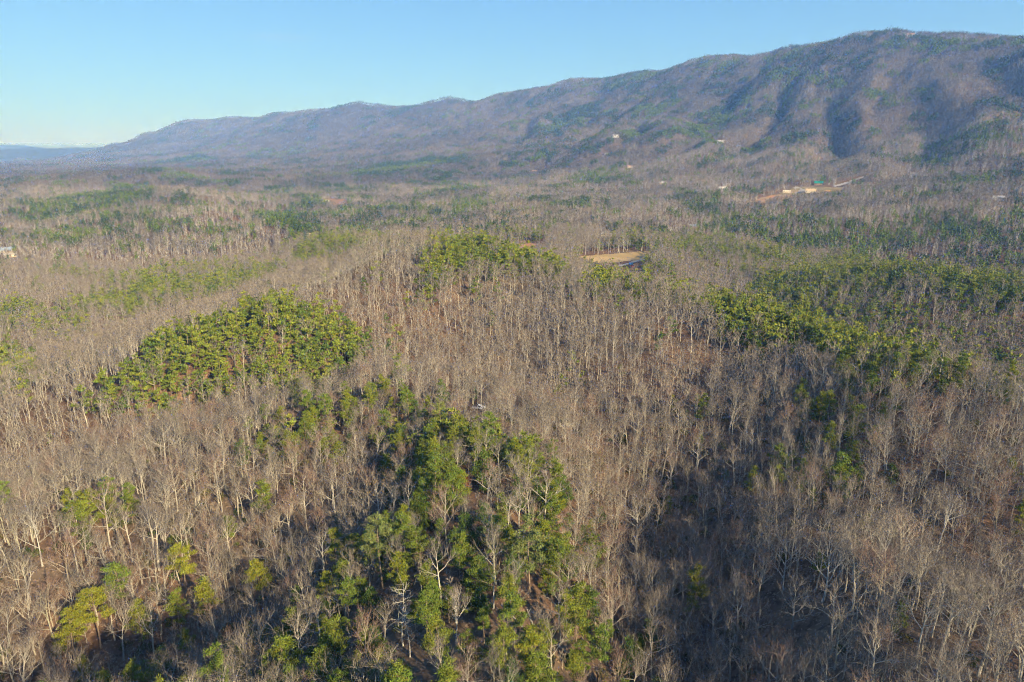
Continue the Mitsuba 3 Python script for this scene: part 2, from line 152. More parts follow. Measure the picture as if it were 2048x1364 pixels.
def red_soil(p, n, uv):
    f = mikit.fbm(p.x * .08, p.y * .08, 0, 4)
    return mikit.mix([.36, .20, .12], [.30, .22, .14], mikit.smoothstep(.35, .65, f))


def gravel(p, n, uv):
    return mikit.mix([.40, .38, .35], [.30, .28, .26], mikit.fbm(p.x * .5, p.y * .5, 0, 3))


def diffuse(tex):
    return {'type': 'twosided', 'bsdf': {'type': 'diffuse', 'reflectance': tex}}


scene['litter'] = diffuse(mikit.proc(litter))
scene['grass_field_material'] = diffuse(mikit.proc(grass_field))
scene['lawn_material'] = diffuse(mikit.proc(lawn_grass))
scene['red_soil_material'] = diffuse(mikit.proc(red_soil))
scene['gravel_material'] = diffuse(mikit.proc(gravel))
scene['vcol'] = diffuse({'type': 'mesh_attribute', 'name': 'vertex_color'})
scene['ground'] = mikit.ply(ground_mesh(), 'litter', smooth=True)
labels['ground'] = {'kind': 'structure', 'label': 'leaf-littered hills, valley floor and mountain under the winter forest'}
z0, z1 = float(GZ.min()) - 1.0, float(max(GZ.max() + 40, EYE_Z + 20))
scene['haze'] = {'type': 'cube', 'to_world': T().translate([0, 0, (z0 + z1) / 2]).scale([62000, 62000, (z1 - z0) / 2]), 'bsdf': {'type': 'null'},
                 'interior': {'type': 'ref', 'id': 'haze_air'}}
labels['haze'] = {'kind': 'stuff', 'label': 'thin blue haze in the air over the valley'}

# ---------------------------------------------------------------- tree builders (one mesh per variant and part, colours per vertex)
class MB:
    """collects tapered prisms and triangles with a colour each"""

    def __init__(self):
        self.v, self.f, self.c, self.n = [], [], [], 0

    def put(self, v, f, c):
        v = np.asarray(v, float)
        self.v.append(v); self.f.append(np.asarray(f, int) + self.n); self.c.append(np.broadcast_to(np.asarray(c, float), (len(v), 3))); self.n += len(v)

    def prisms(self, p0, p1, r0, r1, sides, col, tip=False):
        p0, p1 = np.atleast_2d(p0).astype(float), np.atleast_2d(p1).astype(float)
        k = len(p0)
        d = p1 - p0; d /= np.linalg.norm(d, axis=1, keepdims=True) + 1e-9
        a = np.cross(d, np.where(np.abs(d[:, 2:]) < .9, [[0, 0, 1.0]], [[1.0, 0, 0]])); a /= np.linalg.norm(a, axis=1, keepdims=True)
        b = np.cross(d, a)
        t = np.arange(sides) * 2 * math.pi / sides
        ring = np.cos(t)[None, :, None] * a[:, None] + np.sin(t)[None, :, None] * b[:, None]
        r0, r1 = np.broadcast_to(r0, (k,)), np.broadcast_to(r1, (k,))
        col = np.broadcast_to(np.asarray(col, float), (k, 3))
        lo = p0[:, None] + ring * r0[:, None, None]
        j = np.arange(sides); jn = (j + 1) % sides
        if tip:
            v = np.concatenate([lo, p1[:, None]], 1)
            f = np.stack([j, jn, 0 * j + sides], 1)
        else:
            v = np.concatenate([lo, p1[:, None] + ring * r1[:, None, None]], 1)
            f = np.vstack([np.stack([j, jn, jn + sides], 1), np.stack([j, jn + sides, j + sides], 1)])
        m = v.shape[1]
        self.put(v.reshape(-1, 3), (f[None] + (np.arange(k) * m)[:, None, None]).reshape(-1, 3), np.repeat(col, m, 0))

    def slivers(self, p0, p1, w, col, rng):
        """single narrow triangles"""
        p0, p1 = np.atleast_2d(p0), np.atleast_2d(p1)
        k = len(p0)
        d = p1 - p0
        s = np.cross(d, rng.normal(size=(k, 3))); s /= np.linalg.norm(s, axis=1, keepdims=True) + 1e-9
        w = np.broadcast_to(w, (k,))[:, None] / 2
        v = np.stack([p0 - s * w, p0 + s * w, p1], 1)
        self.put(v.reshape(-1, 3), np.arange(3 * k).reshape(-1, 3), np.repeat(np.broadcast_to(np.asarray(col, float), (k, 3)), 3, 0))

    def leaves(self, c, size, col, rng, up=.5, wide=.32):
        """scattered little blades round the points c"""
        k = len(c)
        d = rng.normal(size=(k, 3)) + [0, 0, up]; d /= np.linalg.norm(d, axis=1, keepdims=True)
        s = np.cross(d, rng.normal(size=(k, 3))); s /= np.linalg.norm(s, axis=1, keepdims=True) + 1e-9
        size = np.broadcast_to(size, (k,))[:, None]
        v = np.stack([c - s * size * wide, c + s * size * wide, c + d * size], 1)
        self.put(v.reshape(-1, 3), np.arange(3 * k).reshape(-1, 3), np.repeat(np.broadcast_to(col, (k, 3)), 3, 0))

    def raw(self):
        return np.vstack(self.v), np.vstack(self.f), np.vstack(self.c)

    def ply(self, bsdf='vcol', **more):
        v, f, c = self.raw()
        return mikit.ply((v, f), bsdf, color=c, **more)


def unit(v):
    return v / (np.linalg.norm(v) + 1e-9)


def side_dir(d, ang, spin):
    a = unit(np.cross(d, [0.3, 0.2, 1.0] if abs(d[2]) < .9 else [1.0, 0, 0])); b = np.cross(d, a)
    return unit(d * math.cos(ang) + (a * math.cos(spin) + b * math.sin(spin)) * math.sin(ang))


BARK = np.array([.45, .425, .365])
TWIG = np.array([.205, .178, .16])


def bare_tree(seed, H=17.0, clear=.38, spread=.36, nlimb=9, nsec=6, ntw=6, fork=.3, bark=BARK, twig=TWIG, snag=False, lod=0, leaf=None, r0=.0112, up=.42):
    """(trunk, crown): a leafless hardwood grown in a closed wood: long clear trunk, rising limbs, fine twigs"""
    rng = np.random.default_rng(seed)
    tr, cr = MB(), MB()
    R = r0 * H * rng.uniform(.85, 1.15)
    n = 9 if lod == 0 else 4
    top = H * (.80 if not snag else .98)
    pts = [np.zeros(3) - [0, 0, .6]]
    lean = rng.normal(0, .045, 2); wob = rng.uniform(0, 6.28, 2)
    for i in range(1, n + 1):
        t = i / n; z = top * t
        pts.append(np.array([lean[0] * z + .012 * H * math.sin(wob[0] + 4 * t), lean[1] * z + .012 * H * math.sin(wob[1] + 5 * t), z]))
    pts = np.array(pts)
    rad = R * np.interp(np.arange(n + 1) / n, [0, .06, .45, .75, 1], [1.35, 1, .74, .38, .12])
    tr.prisms(pts[:-1], pts[1:], rad[:-1], rad[1:], 6 if lod == 0 else 3, bark)
    ax = lambda t: np.array([np.interp(t * n, np.arange(n + 1), pts[:, k]) for k in range(3)])
    segs, tw = [], []

    def chain(p, d, L, r, k, droop, bend):
        out = [p]
        for i in range(k):
            d = unit(d + rng.normal(0, bend, 3) + [0, 0, droop])
            p = p + d * L / k; out.append(p)
        return np.array(out), d

    spin = rng.uniform(0, 6.28)
    for i in range(nlimb):
        t = clear + (1 - clear) * ((i + rng.uniform(0, .8)) / nlimb) ** .9
        t = min(t, .985)
        spin += 2.4 + rng.normal(0, .4)
        rel = (t - clear) / (1 - clear)
        ang = math.radians(rng.uniform(38, 68) * (1 - .55 * rel)) if not snag else math.radians(rng.uniform(60, 95))
        L = H * spread * (1.12 - .55 * rel) * rng.uniform(.7, 1.2)
        if snag:
            L *= rng.uniform(.25, .9)
        rl = max(np.interp(t, [0, .5, 1], [R, R * .72, R * .2]) * rng.uniform(.52, .78), .05)
        k = 5 if lod == 0 else 2
        lp, _ = chain(ax(t), side_dir(np.array([lean[0], lean[1], 1.0]), ang, spin), L, rl, k, (up / k if not snag else .02), .17 if lod == 0 else .1)
        lr = np.linspace(rl, rl * .22, k + 1)
        cr.prisms(lp[:-1], lp[1:], lr[:-1], lr[1:], 4 if lod == 0 else 3, bark * .96)
        ns = nsec if not snag else 2
        for j in range(ns):
            u = .25 + .75 * (j + rng.uniform(.2, .9)) / ns
            u = min(u, .99)
            q = np.array([np.interp(u * k, np.arange(k + 1), lp[:, a]) for a in range(3)])
            d0 = unit(lp[min(int(u * k) + 1, k)] - lp[min(int(u * k), k - 1)])
            d1 = unit(side_dir(d0, math.radians(rng.uniform(22, 52)), rng.uniform(0, 6.28)) + [0, 0, .22])
            L2 = L * rng.uniform(.35, .62) * (1.15 - .4 * u)
            r2 = max(rl * .44 * (1.1 - .5 * u), .032)
            sp, d2 = chain(q, d1, L2, r2, 3 if lod == 0 else 1, .1, .16)
            m = len(sp) - 1
            rr = np.linspace(r2, r2 * .35, m + 1)
            cr.prisms(sp[:-1], sp[1:], rr[:-1], rr[1:], 3, bark * .78 + twig * .2, tip=(lod > 0))
            for w in range(ntw if not snag else 1):
                uu = .2 + .8 * rng.uniform()
                a = np.array([np.interp(uu * m, np.arange(m + 1), sp[:, b]) for b in range(3)])
                dd = side_dir(d2, math.radians(rng.uniform(12, 55)), rng.uniform(0, 6.28))
                dd = unit(dd + [0, 0, .25])
                tw.append((a, a + dd * rng.uniform(.07, .13) * H * (.75 + .5 * rng.uniform())))
    tw0, tw1 = np.array([x[0] for x in tw]), np.array([x[1] for x in tw])
    shade = rng.uniform(.8, 1.2, (len(tw), 1))
    if lod == 0:
        cr.slivers(tw0, tw1, .045, twig * shade, rng)
        # the last fine twigs, two to each
        mid = tw0 + (tw1 - tw0) * rng.uniform(.35, .8, (len(tw), 1))
        for _ in range(1):
            d = (tw1 - tw0) * .6 + rng.normal(0, .38, (len(tw), 3)) + [0, 0, .12]
            cr.slivers(mid, mid + d, .034, twig * .92 * shade, rng)
    else:
        cr.slivers(tw0, tw1, .15, twig * shade, rng)
    if leaf is not None:
        k = leaf[0]
        i = rng.integers(0, len(tw), k)
        c = tw1[i] + rng.normal(0, .35, (k, 3))
        cr.leaves(c, rng.uniform(.25, .5, k), np.array(leaf[1]) * rng.uniform(.7, 1.2, (k, 1)), rng)
    return tr, cr


def far_bare(mb, rng, at, H, tw=.3, k=20, bark=BARK, twig=TWIG, wide=.2):
    """a leafless tree for the middle distance, added to the cluster mb"""
    at = np.asarray(at, float)
    lean = rng.normal(0, .05, 2)
    top = at + [lean[0] * H, lean[1] * H, H * .85]
    col = bark * rng.uniform(.75, 1.2)
    mb.prisms(at - [0, 0, 1], top, .017 * H, .004 * H, 3, col)
    nl = max(3, k // 4)
    t = rng.uniform(.45, .95, nl); sp = rng.uniform(0, 6.28, nl)
    p0 = at + (top - at) * t[:, None]
    L = H * wide * rng.uniform(.8, 1.5, nl)
    d = np.stack([np.cos(sp), np.sin(sp), rng.uniform(.7, 1.5, nl)], 1)
    p1 = p0 + d * (L * .8)[:, None]
    mb.slivers(p0, p1, .026 * H, col, rng)
    i = rng.integers(0, nl, k)
    q0 = p0[i] + (p1 - p0)[i] * rng.uniform(.3, 1, (k, 1))
    dd = np.stack([rng.normal(0, .8, k), rng.normal(0, .8, k), rng.uniform(.3, 1.6, k)], 1)
    mb.slivers(q0, q0 + dd * H * .11, tw, twig * rng.uniform(.6, 1.05, (k, 1)), rng)


PINE = np.array([.162, .202, .036])
PINE_DARK = np.array([.05, .085, .034])


def pine_tree(seed, H=15.5, base=.28, width=.27, tufts=270, blades=16, col=PINE, blade=.66, whorl=False, lod=0, open_=.25):
    """(trunk, crown): a yellow pine: bare lower trunk, short crooked boughs, needles in upturned tufts at the ends"""
    rng = np.random.default_rng(seed)
    tr, cr = MB(), MB()
    n = 6 if lod == 0 else 2
    R = .0115 * H
    lean = rng.normal(0, .04, 2)
    t = np.arange(n + 1) / n
    pts = np.stack([lean[0] * H * t + .01 * H * np.sin(5 * t + seed), lean[1] * H * t, H * .97 * t], 1); pts[0, 2] = -.6
    rad = R * np.interp(t, [0, 1], [1.1, .12])
    tr.prisms(pts[:-1], pts[1:], rad[:-1], rad[1:], 6 if lod == 0 else 3, [.26, .205, .16])
    nb = 26 if lod == 0 else 9
    ends, wts = [], []
    for i in range(nb):
        u = base + (1 - base) * (i + rng.uniform(0, .9)) / nb
        if whorl:
            u = base + (1 - base) * (math.floor(i / 5) * 5 / nb + rng.uniform(0, .03))
        u = min(u, .985)
        rel = (u - base) / (1 - base)
        prof = (1 - rel) ** .62 * min(1, .45 + rel * 2.6) + .08
        L = H * width * prof * rng.uniform(.55, 1.25)
        sp = rng.uniform(0, 6.28) if not whorl else i * 1.257 + math.floor(i / 5) * .5
        p = np.array([np.interp(u, t, pts[:, a]) for a in range(3)])
        d = np.array([math.cos(sp), math.sin(sp), rng.uniform(-.05, .45) + .5 * rel])
        e = p + unit(d) * L
        cr.prisms([p], [e], [.05], [.02], 3, [.22, .175, .135], tip=True)
        ends.append((p, e)); wts.append(L)
    wts = np.array(wts) / sum(wts)
    bi = rng.choice(nb, tufts, p=wts)
    P, E = np.array([x[0] for x in ends]), np.array([x[1] for x in ends])
    s = rng.uniform(.35, 1.08, (tufts, 1)) ** .8
    c = P[bi] + (E - P)[bi] * s + rng.normal(0, 1, (tufts, 3)) * [.3, .3, .12]
    shade = rng.uniform(.72, 1.28, (tufts, 1)) * (np.array([1, 1, 1]) + rng.normal(0, .06, (tufts, 3)))
    k = blades
    cc = np.repeat(c, k, 0) + rng.normal(0, 1, (tufts * k, 3)) * [.34, .34, .11] * (1 if lod == 0 else 1.4)
    cr.leaves(cc, rng.uniform(.6, 1.25, tufts * k) * blade, np.repeat(col * shade, k, 0) * rng.uniform(.8, 1.2, (tufts * k, 1)), rng, up=.7, wide=.12 if lod == 0 else .26)
    return tr, cr


def far_pine(mb, rng, at, H, k=26, size=2.0, col=PINE):
    at = np.asarray(at, float)
    mb.prisms(at - [0, 0, 1], at + [0, 0, H * .9], .013 * H, .004 * H, 3, [.24, .19, .15])
    u = rng.uniform(0, 1, k)
    z = H * (.38 + .6 * u)
    rad = H * .21 * ((1 - u) ** .6 * np.minimum(1, .5 + 2.4 * u) + .08) * np.sqrt(rng.uniform(.25, 1, k))
    sp = rng.uniform(0, 6.28, k)
    c = at + np.stack([rad * np.cos(sp), rad * np.sin(sp), z], 1)
    mb.leaves(c, size * rng.uniform(.7, 1.3, k), col * rng.uniform(.75, 1.25, (k, 1)) * rng.uniform(.8, 1.15), rng, up=1.0)


# ---------------------------------------------------------------- where what grows
STANDS = [(p, shapely.Polygon(q).buffer(0).buffer(3.5 + .004 * math.hypot(*q[0]))) for k, p, q in [('pine',0.74,[[-21,223],[-8,223],[1,218],[8,195],[12,179],[9,163],[3,160],[-5,165],[-8,155],[-16,156],[-24,169],[-33,198],[-43,232],[-30,220]]),('pine',0.7,[[-44,159],[-36,168],[-16,156],[10,164],[13,126],[14,83],[-27,75],[-38,119]]),('pine',0.3,[[19,150],[33,142],[25,91],[14,85]]),('pine',0.42,[[-102,128],[-78,135],[-41,126],[-26,75],[-73,84]]),('pine',0.6,[[-95,218],[-91,241],[-76,254],[-68,239],[-75,218]]),('pine',0.6,[[-66,256],[-52,265],[-33,263],[-30,247],[-41,231],[-48,251]]),('pine',0.9,[[-170,267],[-163,296],[-151,322],[-141,348],[-124,360],[-100,357],[-79,345],[-80,323],[-92,313],[-93,286],[-110,285],[-128,290],[-137,275],[-150,264],[-161,270]]),('pine',0.9,[[-47,450],[-72,862],[-51,883],[-15,835],[29,464],[25,438],[-5,442],[-30,433],[-38,415],[-49,407],[-48,428]]),('pine',0.9,[[83,682],[108,644],[64,399],[51,400]]),('pine',0.5,[[74,404],[150,601],[178,574],[92,366]]),('pine',0.95,[[178,579],[214,514],[244,465],[144,264],[137,288],[129,318],[112,360]]),('pine',0.65,[[249,453],[278,428],[160,236],[138,231],[134,248]]),('pine',0.5,[[112,253],[118,228],[114,191],[99,183],[90,196],[83,219],[101,208]]),('pine',0.9,[[213,579],[283,665],[354,770],[426,809],[485,764],[521,681],[344,444],[329,478],[315,515],[279,558],[235,529],[205,532]]),('pine',0.48,[[215,596],[369,741],[318,521],[356,463],[169,212],[273,437],[244,480],[205,532]]),('pine',0.75,[[362,927],[424,946],[515,925],[480,852],[408,836],[319,815]]),('pine',0.8,[[524,798],[558,756],[539,705],[506,759]]),('pine',0.6,[[622,916],[677,901],[619,819],[581,842]]),('pine',0.6,[[346,1531],[425,1391],[377,1198],[298,1127],[320,1364]]),('pine',0.45,[[354,1178],[467,1122],[435,989],[313,1011]]),('pine',0.5,[[189,793],[220,800],[196,709],[177,740]]),('pine',0.35,[[133,889],[221,997],[178,797],[122,809]]),('pine',0.75,[[-374,580],[-360,672],[-312,712],[-260,711],[-259,679],[-292,652],[-310,598],[-337,574]]),('pine',0.55,[[-432,565],[-403,572],[-377,519],[-397,515]]),('pine',0.65,[[-906,1249],[-1106,1724],[-1151,2083],[-752,1469],[-738,1307],[-740,1105]]),('pine',0.45,[[-658,936],[-665,1117],[-589,1177],[-562,1013],[-569,833]]),('pine',0.55,[[-472,716],[-391,712],[-365,797],[-266,731],[-330,716],[-365,644]]),('pine',0.85,[[-563,1489],[-496,1481],[-375,1281],[-279,906],[-349,956]]),('pine',0.75,[[-269,851],[-229,865],[-202,802],[-244,786]]),('pine',0.4,[[-372,536],[-374,580],[-332,515],[-342,468]]),('pine',0.7,[[-355,452],[-346,453],[-240,313],[-305,384]]),('pine',0.4,[[-131,181],[-120,185],[-115,174],[-121,169]]),('pine',0.85,[[-671,2908],[-645,3445],[-500,3457],[-212,3191],[-192,2887],[-439,2760],[-549,2536]]),('pine',0.9,[[182,3944],[370,4229],[501,4106],[387,3801],[207,3432]]),('pine',0.8,[[553,4555],[822,4506],[861,4039],[779,4106],[596,4189]]),('pine',0.9,[[627,2583],[791,2943],[988,3071],[958,2909],[804,2764],[675,2629]]),('pine',0.8,[[627,3393],[766,3514],[862,3622],[737,3359],[585,3150]]),('pine',0.6,[[1032,4021],[1145,3523],[1074,3518],[962,3537]]),('pine',0.6,[[1196,3398],[1348,3222],[1257,3094],[1102,2996],[1128,3254]]),('pine',0.8,[[1518,2891],[1719,2446],[1660,2505],[1539,2581],[1452,2831]]),('pine',0.8,[[282,2566],[401,2642],[541,2904],[416,2616],[317,2553]]),('pine',0.75,[[-46,2695],[109,2759],[287,2615],[185,2722],[-26,2617]]),('pine',0.6,[[1155,2133],[1221,2125],[1170,2049],[1123,2066]]),('pine',0.7,[[1079,1679],[1255,1846],[1112,1644],[1044,1605]]),('pine',0.6,[[-2872,5601],[-2588,5773],[-2267,5485],[-2268,4606]]),('pine',0.6,[[-2118,5722],[-1828,5978],[-1713,5726],[-1731,4758]]),('pine',0.6,[[-1249,2394],[-2297,4532],[-1099,2355],[-1069,2258]]),('pine',0.5,[[198,2212],[357,2228],[297,2023],[204,1961]]),('pine',0.5,[[501,1989],[659,2141],[593,1964],[509,1908]]),('pine',0.5,[[-119,1598],[-76,1657],[-55,1292],[-80,1241]]),('pine',0.6,[[-238,1910],[-140,2079],[-124,1947],[-215,1831]]),('pine',0.5,[[-395,1596],[-243,1273],[-222,1075],[-328,1357]])]]
CLEARINGS = []                                          # (polygon, depth to keep free)


PEAK = shapely.LineString([(-24, 257), (-8, 258), (-1, 239)]).buffer(14)


def pine_share(x, y):
    """share of pines at a place: the measured stands, with ragged edges, and a few scattered everywhere"""
    r = np.hypot(x, y)
    w = np.clip(r * .03, 4, 36)
    P = np.stack([x / np.clip(r * .05, 9, 90), y / np.clip(r * .05, 9, 90), 0 * x], -1)
    jx, jy = (meshkit.fbm(P, 3, 21) - .5) * 2 * w, (meshkit.fbm(P, 3, 22) - .5) * 2 * w
    g = np.random.default_rng(23).normal(0, .35, (2, len(x))) * np.minimum(w, 12)
    jx, jy = jx + g[0], jy + g[1]
    n = meshkit.fbm(np.stack([x / 120, y / 120, 0 * x], -1), 3, 31)
    s = 0.03 + smooth(500, 800, r) * (.05 + .55 * smooth(.55, .70, n)) * (1 - .55 * smooth(2500, 4000, r))
    s = np.maximum(s, .4 * smooth(.58, .68, meshkit.fbm(np.stack([x / 260, y / 260, 0 * x], -1), 3, 32)) * smooth(2200, 2800, r))
    for p, g in STANDS:
        s = np.maximum(s, np.where(shapely.contains_xy(g, x + jx, y + jy), p, 0))
    return s


def free(x, y):
    ok = np.ones(len(x), bool)
    for g in CLEARINGS:
        ok &= ~shapely.contains_xy(g, x, y)
    return ok


def grid(r0, r1, step, half, seed, y0=None):
    """jittered points of the wood between two distances, within a wedge that holds the view and what can shade it"""
    rng = np.random.default_rng(seed)
    n = int(r1 / step) + 2
    gx, gy = np.meshgrid(np.arange(-n, n + 1), np.arange(-n // 2 if half > 60 else 0, int(n / .87) + 2))
    x = (gx + .5 * (gy % 2)).ravel() * step; y = gy.ravel() * step * .87
    x = x + rng.uniform(-.42, .42, len(x)) * step; y = y + rng.uniform(-.42, .42, len(x)) * step
    r = np.hypot(x, y); a = np.degrees(np.arctan2(x, y))
    k = (r >= r0) & (r < r1) & (np.abs(a) < half)
    x, y = x[k], y[k]
    k = seen(x, y)
    return x[k], y[k], rng


def place(x, y, z, rot, sx, sz, shear=None):
    c, s = math.cos(rot) * sx, math.sin(rot) * sx
    m = [[c, -s, 0, x], [s, c, 0, y], [0, 0, sz, z], [0, 0, 0, 1]]
    if shear:
        gx, gy = shear
        m[2][0] = gx * c + gy * s; m[2][1] = -gx * s + gy * c
    return T(np.array(m, float))
COUNT = {}


def numbered(name):
    k = COUNT.get(name, 0); COUNT[name] = k + 1
    return name if k == 0 else f'{name}_{k:03d}'


# ---------------------------------------------------------------- clearings, tracks, houses, vehicles
def sheet(key, pts, bsdf, off, step, label, keep=0.0, front=0.0):
    """a patch laid over the ground"""
    from scipy.spatial import Delaunay
    g = shapely.Polygon(pts).buffer(0)
    g = g.buffer(step * .8).buffer(-step * .8)
    e = np.array(g.segmentize(step).exterior.coords)[:-1]
    rng = np.random.default_rng(len(scene))
    if step > 4:
        e = e + rng.uniform(-.3, .3, e.shape) * step
    x0, y0, x1, y1 = g.bounds
    gx, gy = np.meshgrid(np.arange(x0, x1, step), np.arange(y0, y1, step))
    q = np.stack([gx.ravel(), gy.ravel()], 1)
    q = q[shapely.contains_xy(g.buffer(-step * .5), q[:, 0], q[:, 1])] if len(q) else q
    p = np.vstack([e, q])
    f = Delaunay(p).simplices
    c = p[f].mean(1)
    f = f[shapely.contains_xy(shapely.Polygon(e).buffer(.01), c[:, 0], c[:, 1])]
    v = np.column_stack([p, height(p[:, 0], p[:, 1]) + off])
    n = np.cross(v[f[:, 1]] - v[f[:, 0]], v[f[:, 2]] - v[f[:, 0]])[:, 2]
    f[n < 0] = f[n < 0][:, ::-1]
    scene[key] = mikit.ply((v, f), bsdf, smooth=True)
    labels[key] = {'kind': 'structure', 'label': label}
    c = np.array(g.centroid.coords[0]); c = c / np.hypot(*c) * front
    CLEARINGS.append(shapely.union(g.buffer(keep), shapely.affinity.translate(g, -c[0] / 2, -c[1] / 2)).union(shapely.affinity.translate(g, -c[0], -c[1])))
    return g


def strip(pts, w):
    return list(shapely.LineString(pts).buffer(w / 2, cap_style='flat').exterior.coords)


def solid(col, rough=.7):
    key = 'plain_' + '_'.join(f'{int(c * 100)}' for c in col) + f'_{int(rough * 10)}'
    if key not in scene:
        scene[key] = {'type': 'twosided', 'bsdf': {'type': 'principled', 'base_color': RGB(*col), 'roughness': rough, 'specular': .3}}
    return key


def cladding(p, n, uv):
    return mikit.mix([.58, .57, .55], [.66, .65, .63], mikit.noise(p.x * .7, p.y * .7, p.z * 5))


def shingles(p, n, uv):
    return mikit.mix([.11, .11, .12], [.18, .175, .17], mikit.fbm(p.x * 1.5, p.y * 1.5, p.z * 3, 3))


scene['white_cladding'] = {'type': 'twosided', 'bsdf': {'type': 'diffuse', 'reflectance': mikit.proc(cladding)}}
scene['grey_shingles'] = {'type': 'twosided', 'bsdf': {'type': 'diffuse', 'reflectance': mikit.proc(shingles)}}
scene['window_glass'] = {'type': 'twosided', 'bsdf': {'type': 'principled', 'base_color': RGB(.03, .035, .04), 'roughness': .12, 'specular': .6}}


def box(lx, ly, lz, at=(0, 0, 0)):
    b = trimesh.creation.box([lx, ly, lz]); b.apply_translation([at[0], at[1], at[2] + lz / 2]); return b


def gable(lx, ly, rise, over, z, at=(0, 0), turn=False):
    """a pitched roof slab with its eaves; ridge along x (along y with turn)"""
    a, t = ly / 2 + over, .28
    e = -over * rise / (ly / 2)
    pr = shapely.Polygon([(-a, e), (0, rise), (a, e), (a, e + t), (0, rise + t), (-a, e + t)])
    m = trimesh.creation.extrude_polygon(pr, lx + 2 * over, engine='earcut')
    m.apply_transform(np.array([[0, 0, 1, -(lx / 2 + over)], [1, 0, 0, 0], [0, 1, 0, z], [0, 0, 0, 1.0]]))
    if turn:
        m.apply_transform(trimesh.transformations.rotation_matrix(math.pi / 2, [0, 0, 1]))
    m.apply_translation([at[0], at[1], 0])
    return m


def gable_wall(lx, ly, h, rise, at=(0, 0), turn=False):
    pr = shapely.Polygon([(-ly / 2, -1.2), (ly / 2, -1.2), (ly / 2, h), (0, h + rise), (-ly / 2, h)])
    m = trimesh.creation.extrude_polygon(pr, lx, engine='earcut')
    m.apply_transform(np.array([[0, 0, 1, -lx / 2], [1, 0, 0, 0], [0, 1, 0, 0], [0, 0, 0, 1.0]]))
    if turn:
        m.apply_transform(trimesh.transformations.rotation_matrix(math.pi / 2, [0, 0, 1]))
    m.apply_translation([at[0], at[1], 0])
    return m


def house(name, x, y, label, L=16, W=9, h=3.2, rise=2.6, rot=0.0, wall='white_cladding', roof='grey_shingles', wings=(), chimney=False, windows=5, storeys=1, yard=1.0, porch=False):
    """a house whose long front looks towards the valley (its local -y)"""
    key = numbered(name)
    a = -math.atan2(x, y) + rot
    z = float(height(x, y)) + .5
    M = T(np.array([[math.cos(a), -math.sin(a), 0, x], [math.sin(a), math.cos(a), 0, y], [0, 0, 1, z], [0, 0, 0, 1.0]]))
    H = h * storeys

    def part(sub, mesh, bsdf):
        k, n = f'{key}__{sub}', 0
        while k in scene:
            n += 1; k = f'{key}__{sub}_{n:03d}'
        scene[k] = mikit.ply(mesh, bsdf, to_world=M)
        return k
    part('wall', gable_wall(L, W, H, rise), wall)
    rf = part('roof', gable(L, W, rise, .5, H + .02), roof)
    for s in range(storeys):
        for i in range(windows):
            u = (i + .5) / windows * L - L / 2
            if s == 0 and i == windows // 2:
                part('door', box(1.1, .12, 2.1, (u, -W / 2 - .03, .05)), solid((.25, .12, .08)))
            else:
                part('window', box(1.25, .1, 1.35, (u, -W / 2 - .03, .95 + s * h)), 'window_glass')
    for (u, lx, d, r) in wings:                              # gables that stand forward of the front
        part('wing', gable_wall(d + 1, lx, H, r, (u, -W / 2 - d / 2 + .5), True), wall)
        part('wing_roof', gable(d + 1.5, lx, r, .4, H + .05, (u, -W / 2 - d / 2 + .5), True), roof)
        part('window', box(lx * .45, .1, 1.6, (u, -W / 2 - d - .03, .9)), 'window_glass')
        part('window', box(lx * .3, .1, 1.3, (u, -W / 2 - d - .03, H - .2)), 'window_glass')
    if chimney:
        scene[rf + '__chimney'] = mikit.ply(box(1.0, .8, 2.6, (L * .25, .6, H + rise * .4)), solid((.32, .2, .16)), to_world=M)
    if porch:
        part('porch', box(L * .5, 2.2, .22, (0, -W / 2 - 1.3, H - .5)), roof)
        for s in (-1, 0, 1):
            part('post', box(.18, .18, H - .5, (s * L * .23, -W / 2 - 2.2, 0)), wall)
    labels[key] = {'label': label, 'category': 'house'}
    R = L * .62 * yard
    d = math.hypot(x, y)
    CLEARINGS.append(shapely.LineString([(x, y), (x - x / d * R * 2.6, y - y / d * R * 2.6)]).buffer(R))
    return key


def wheel(r, w):
    m = trimesh.creation.cylinder(r, w, sections=16); m.apply_transform(trimesh.transformations.rotation_matrix(math.pi / 2, [1, 0, 0])); return m


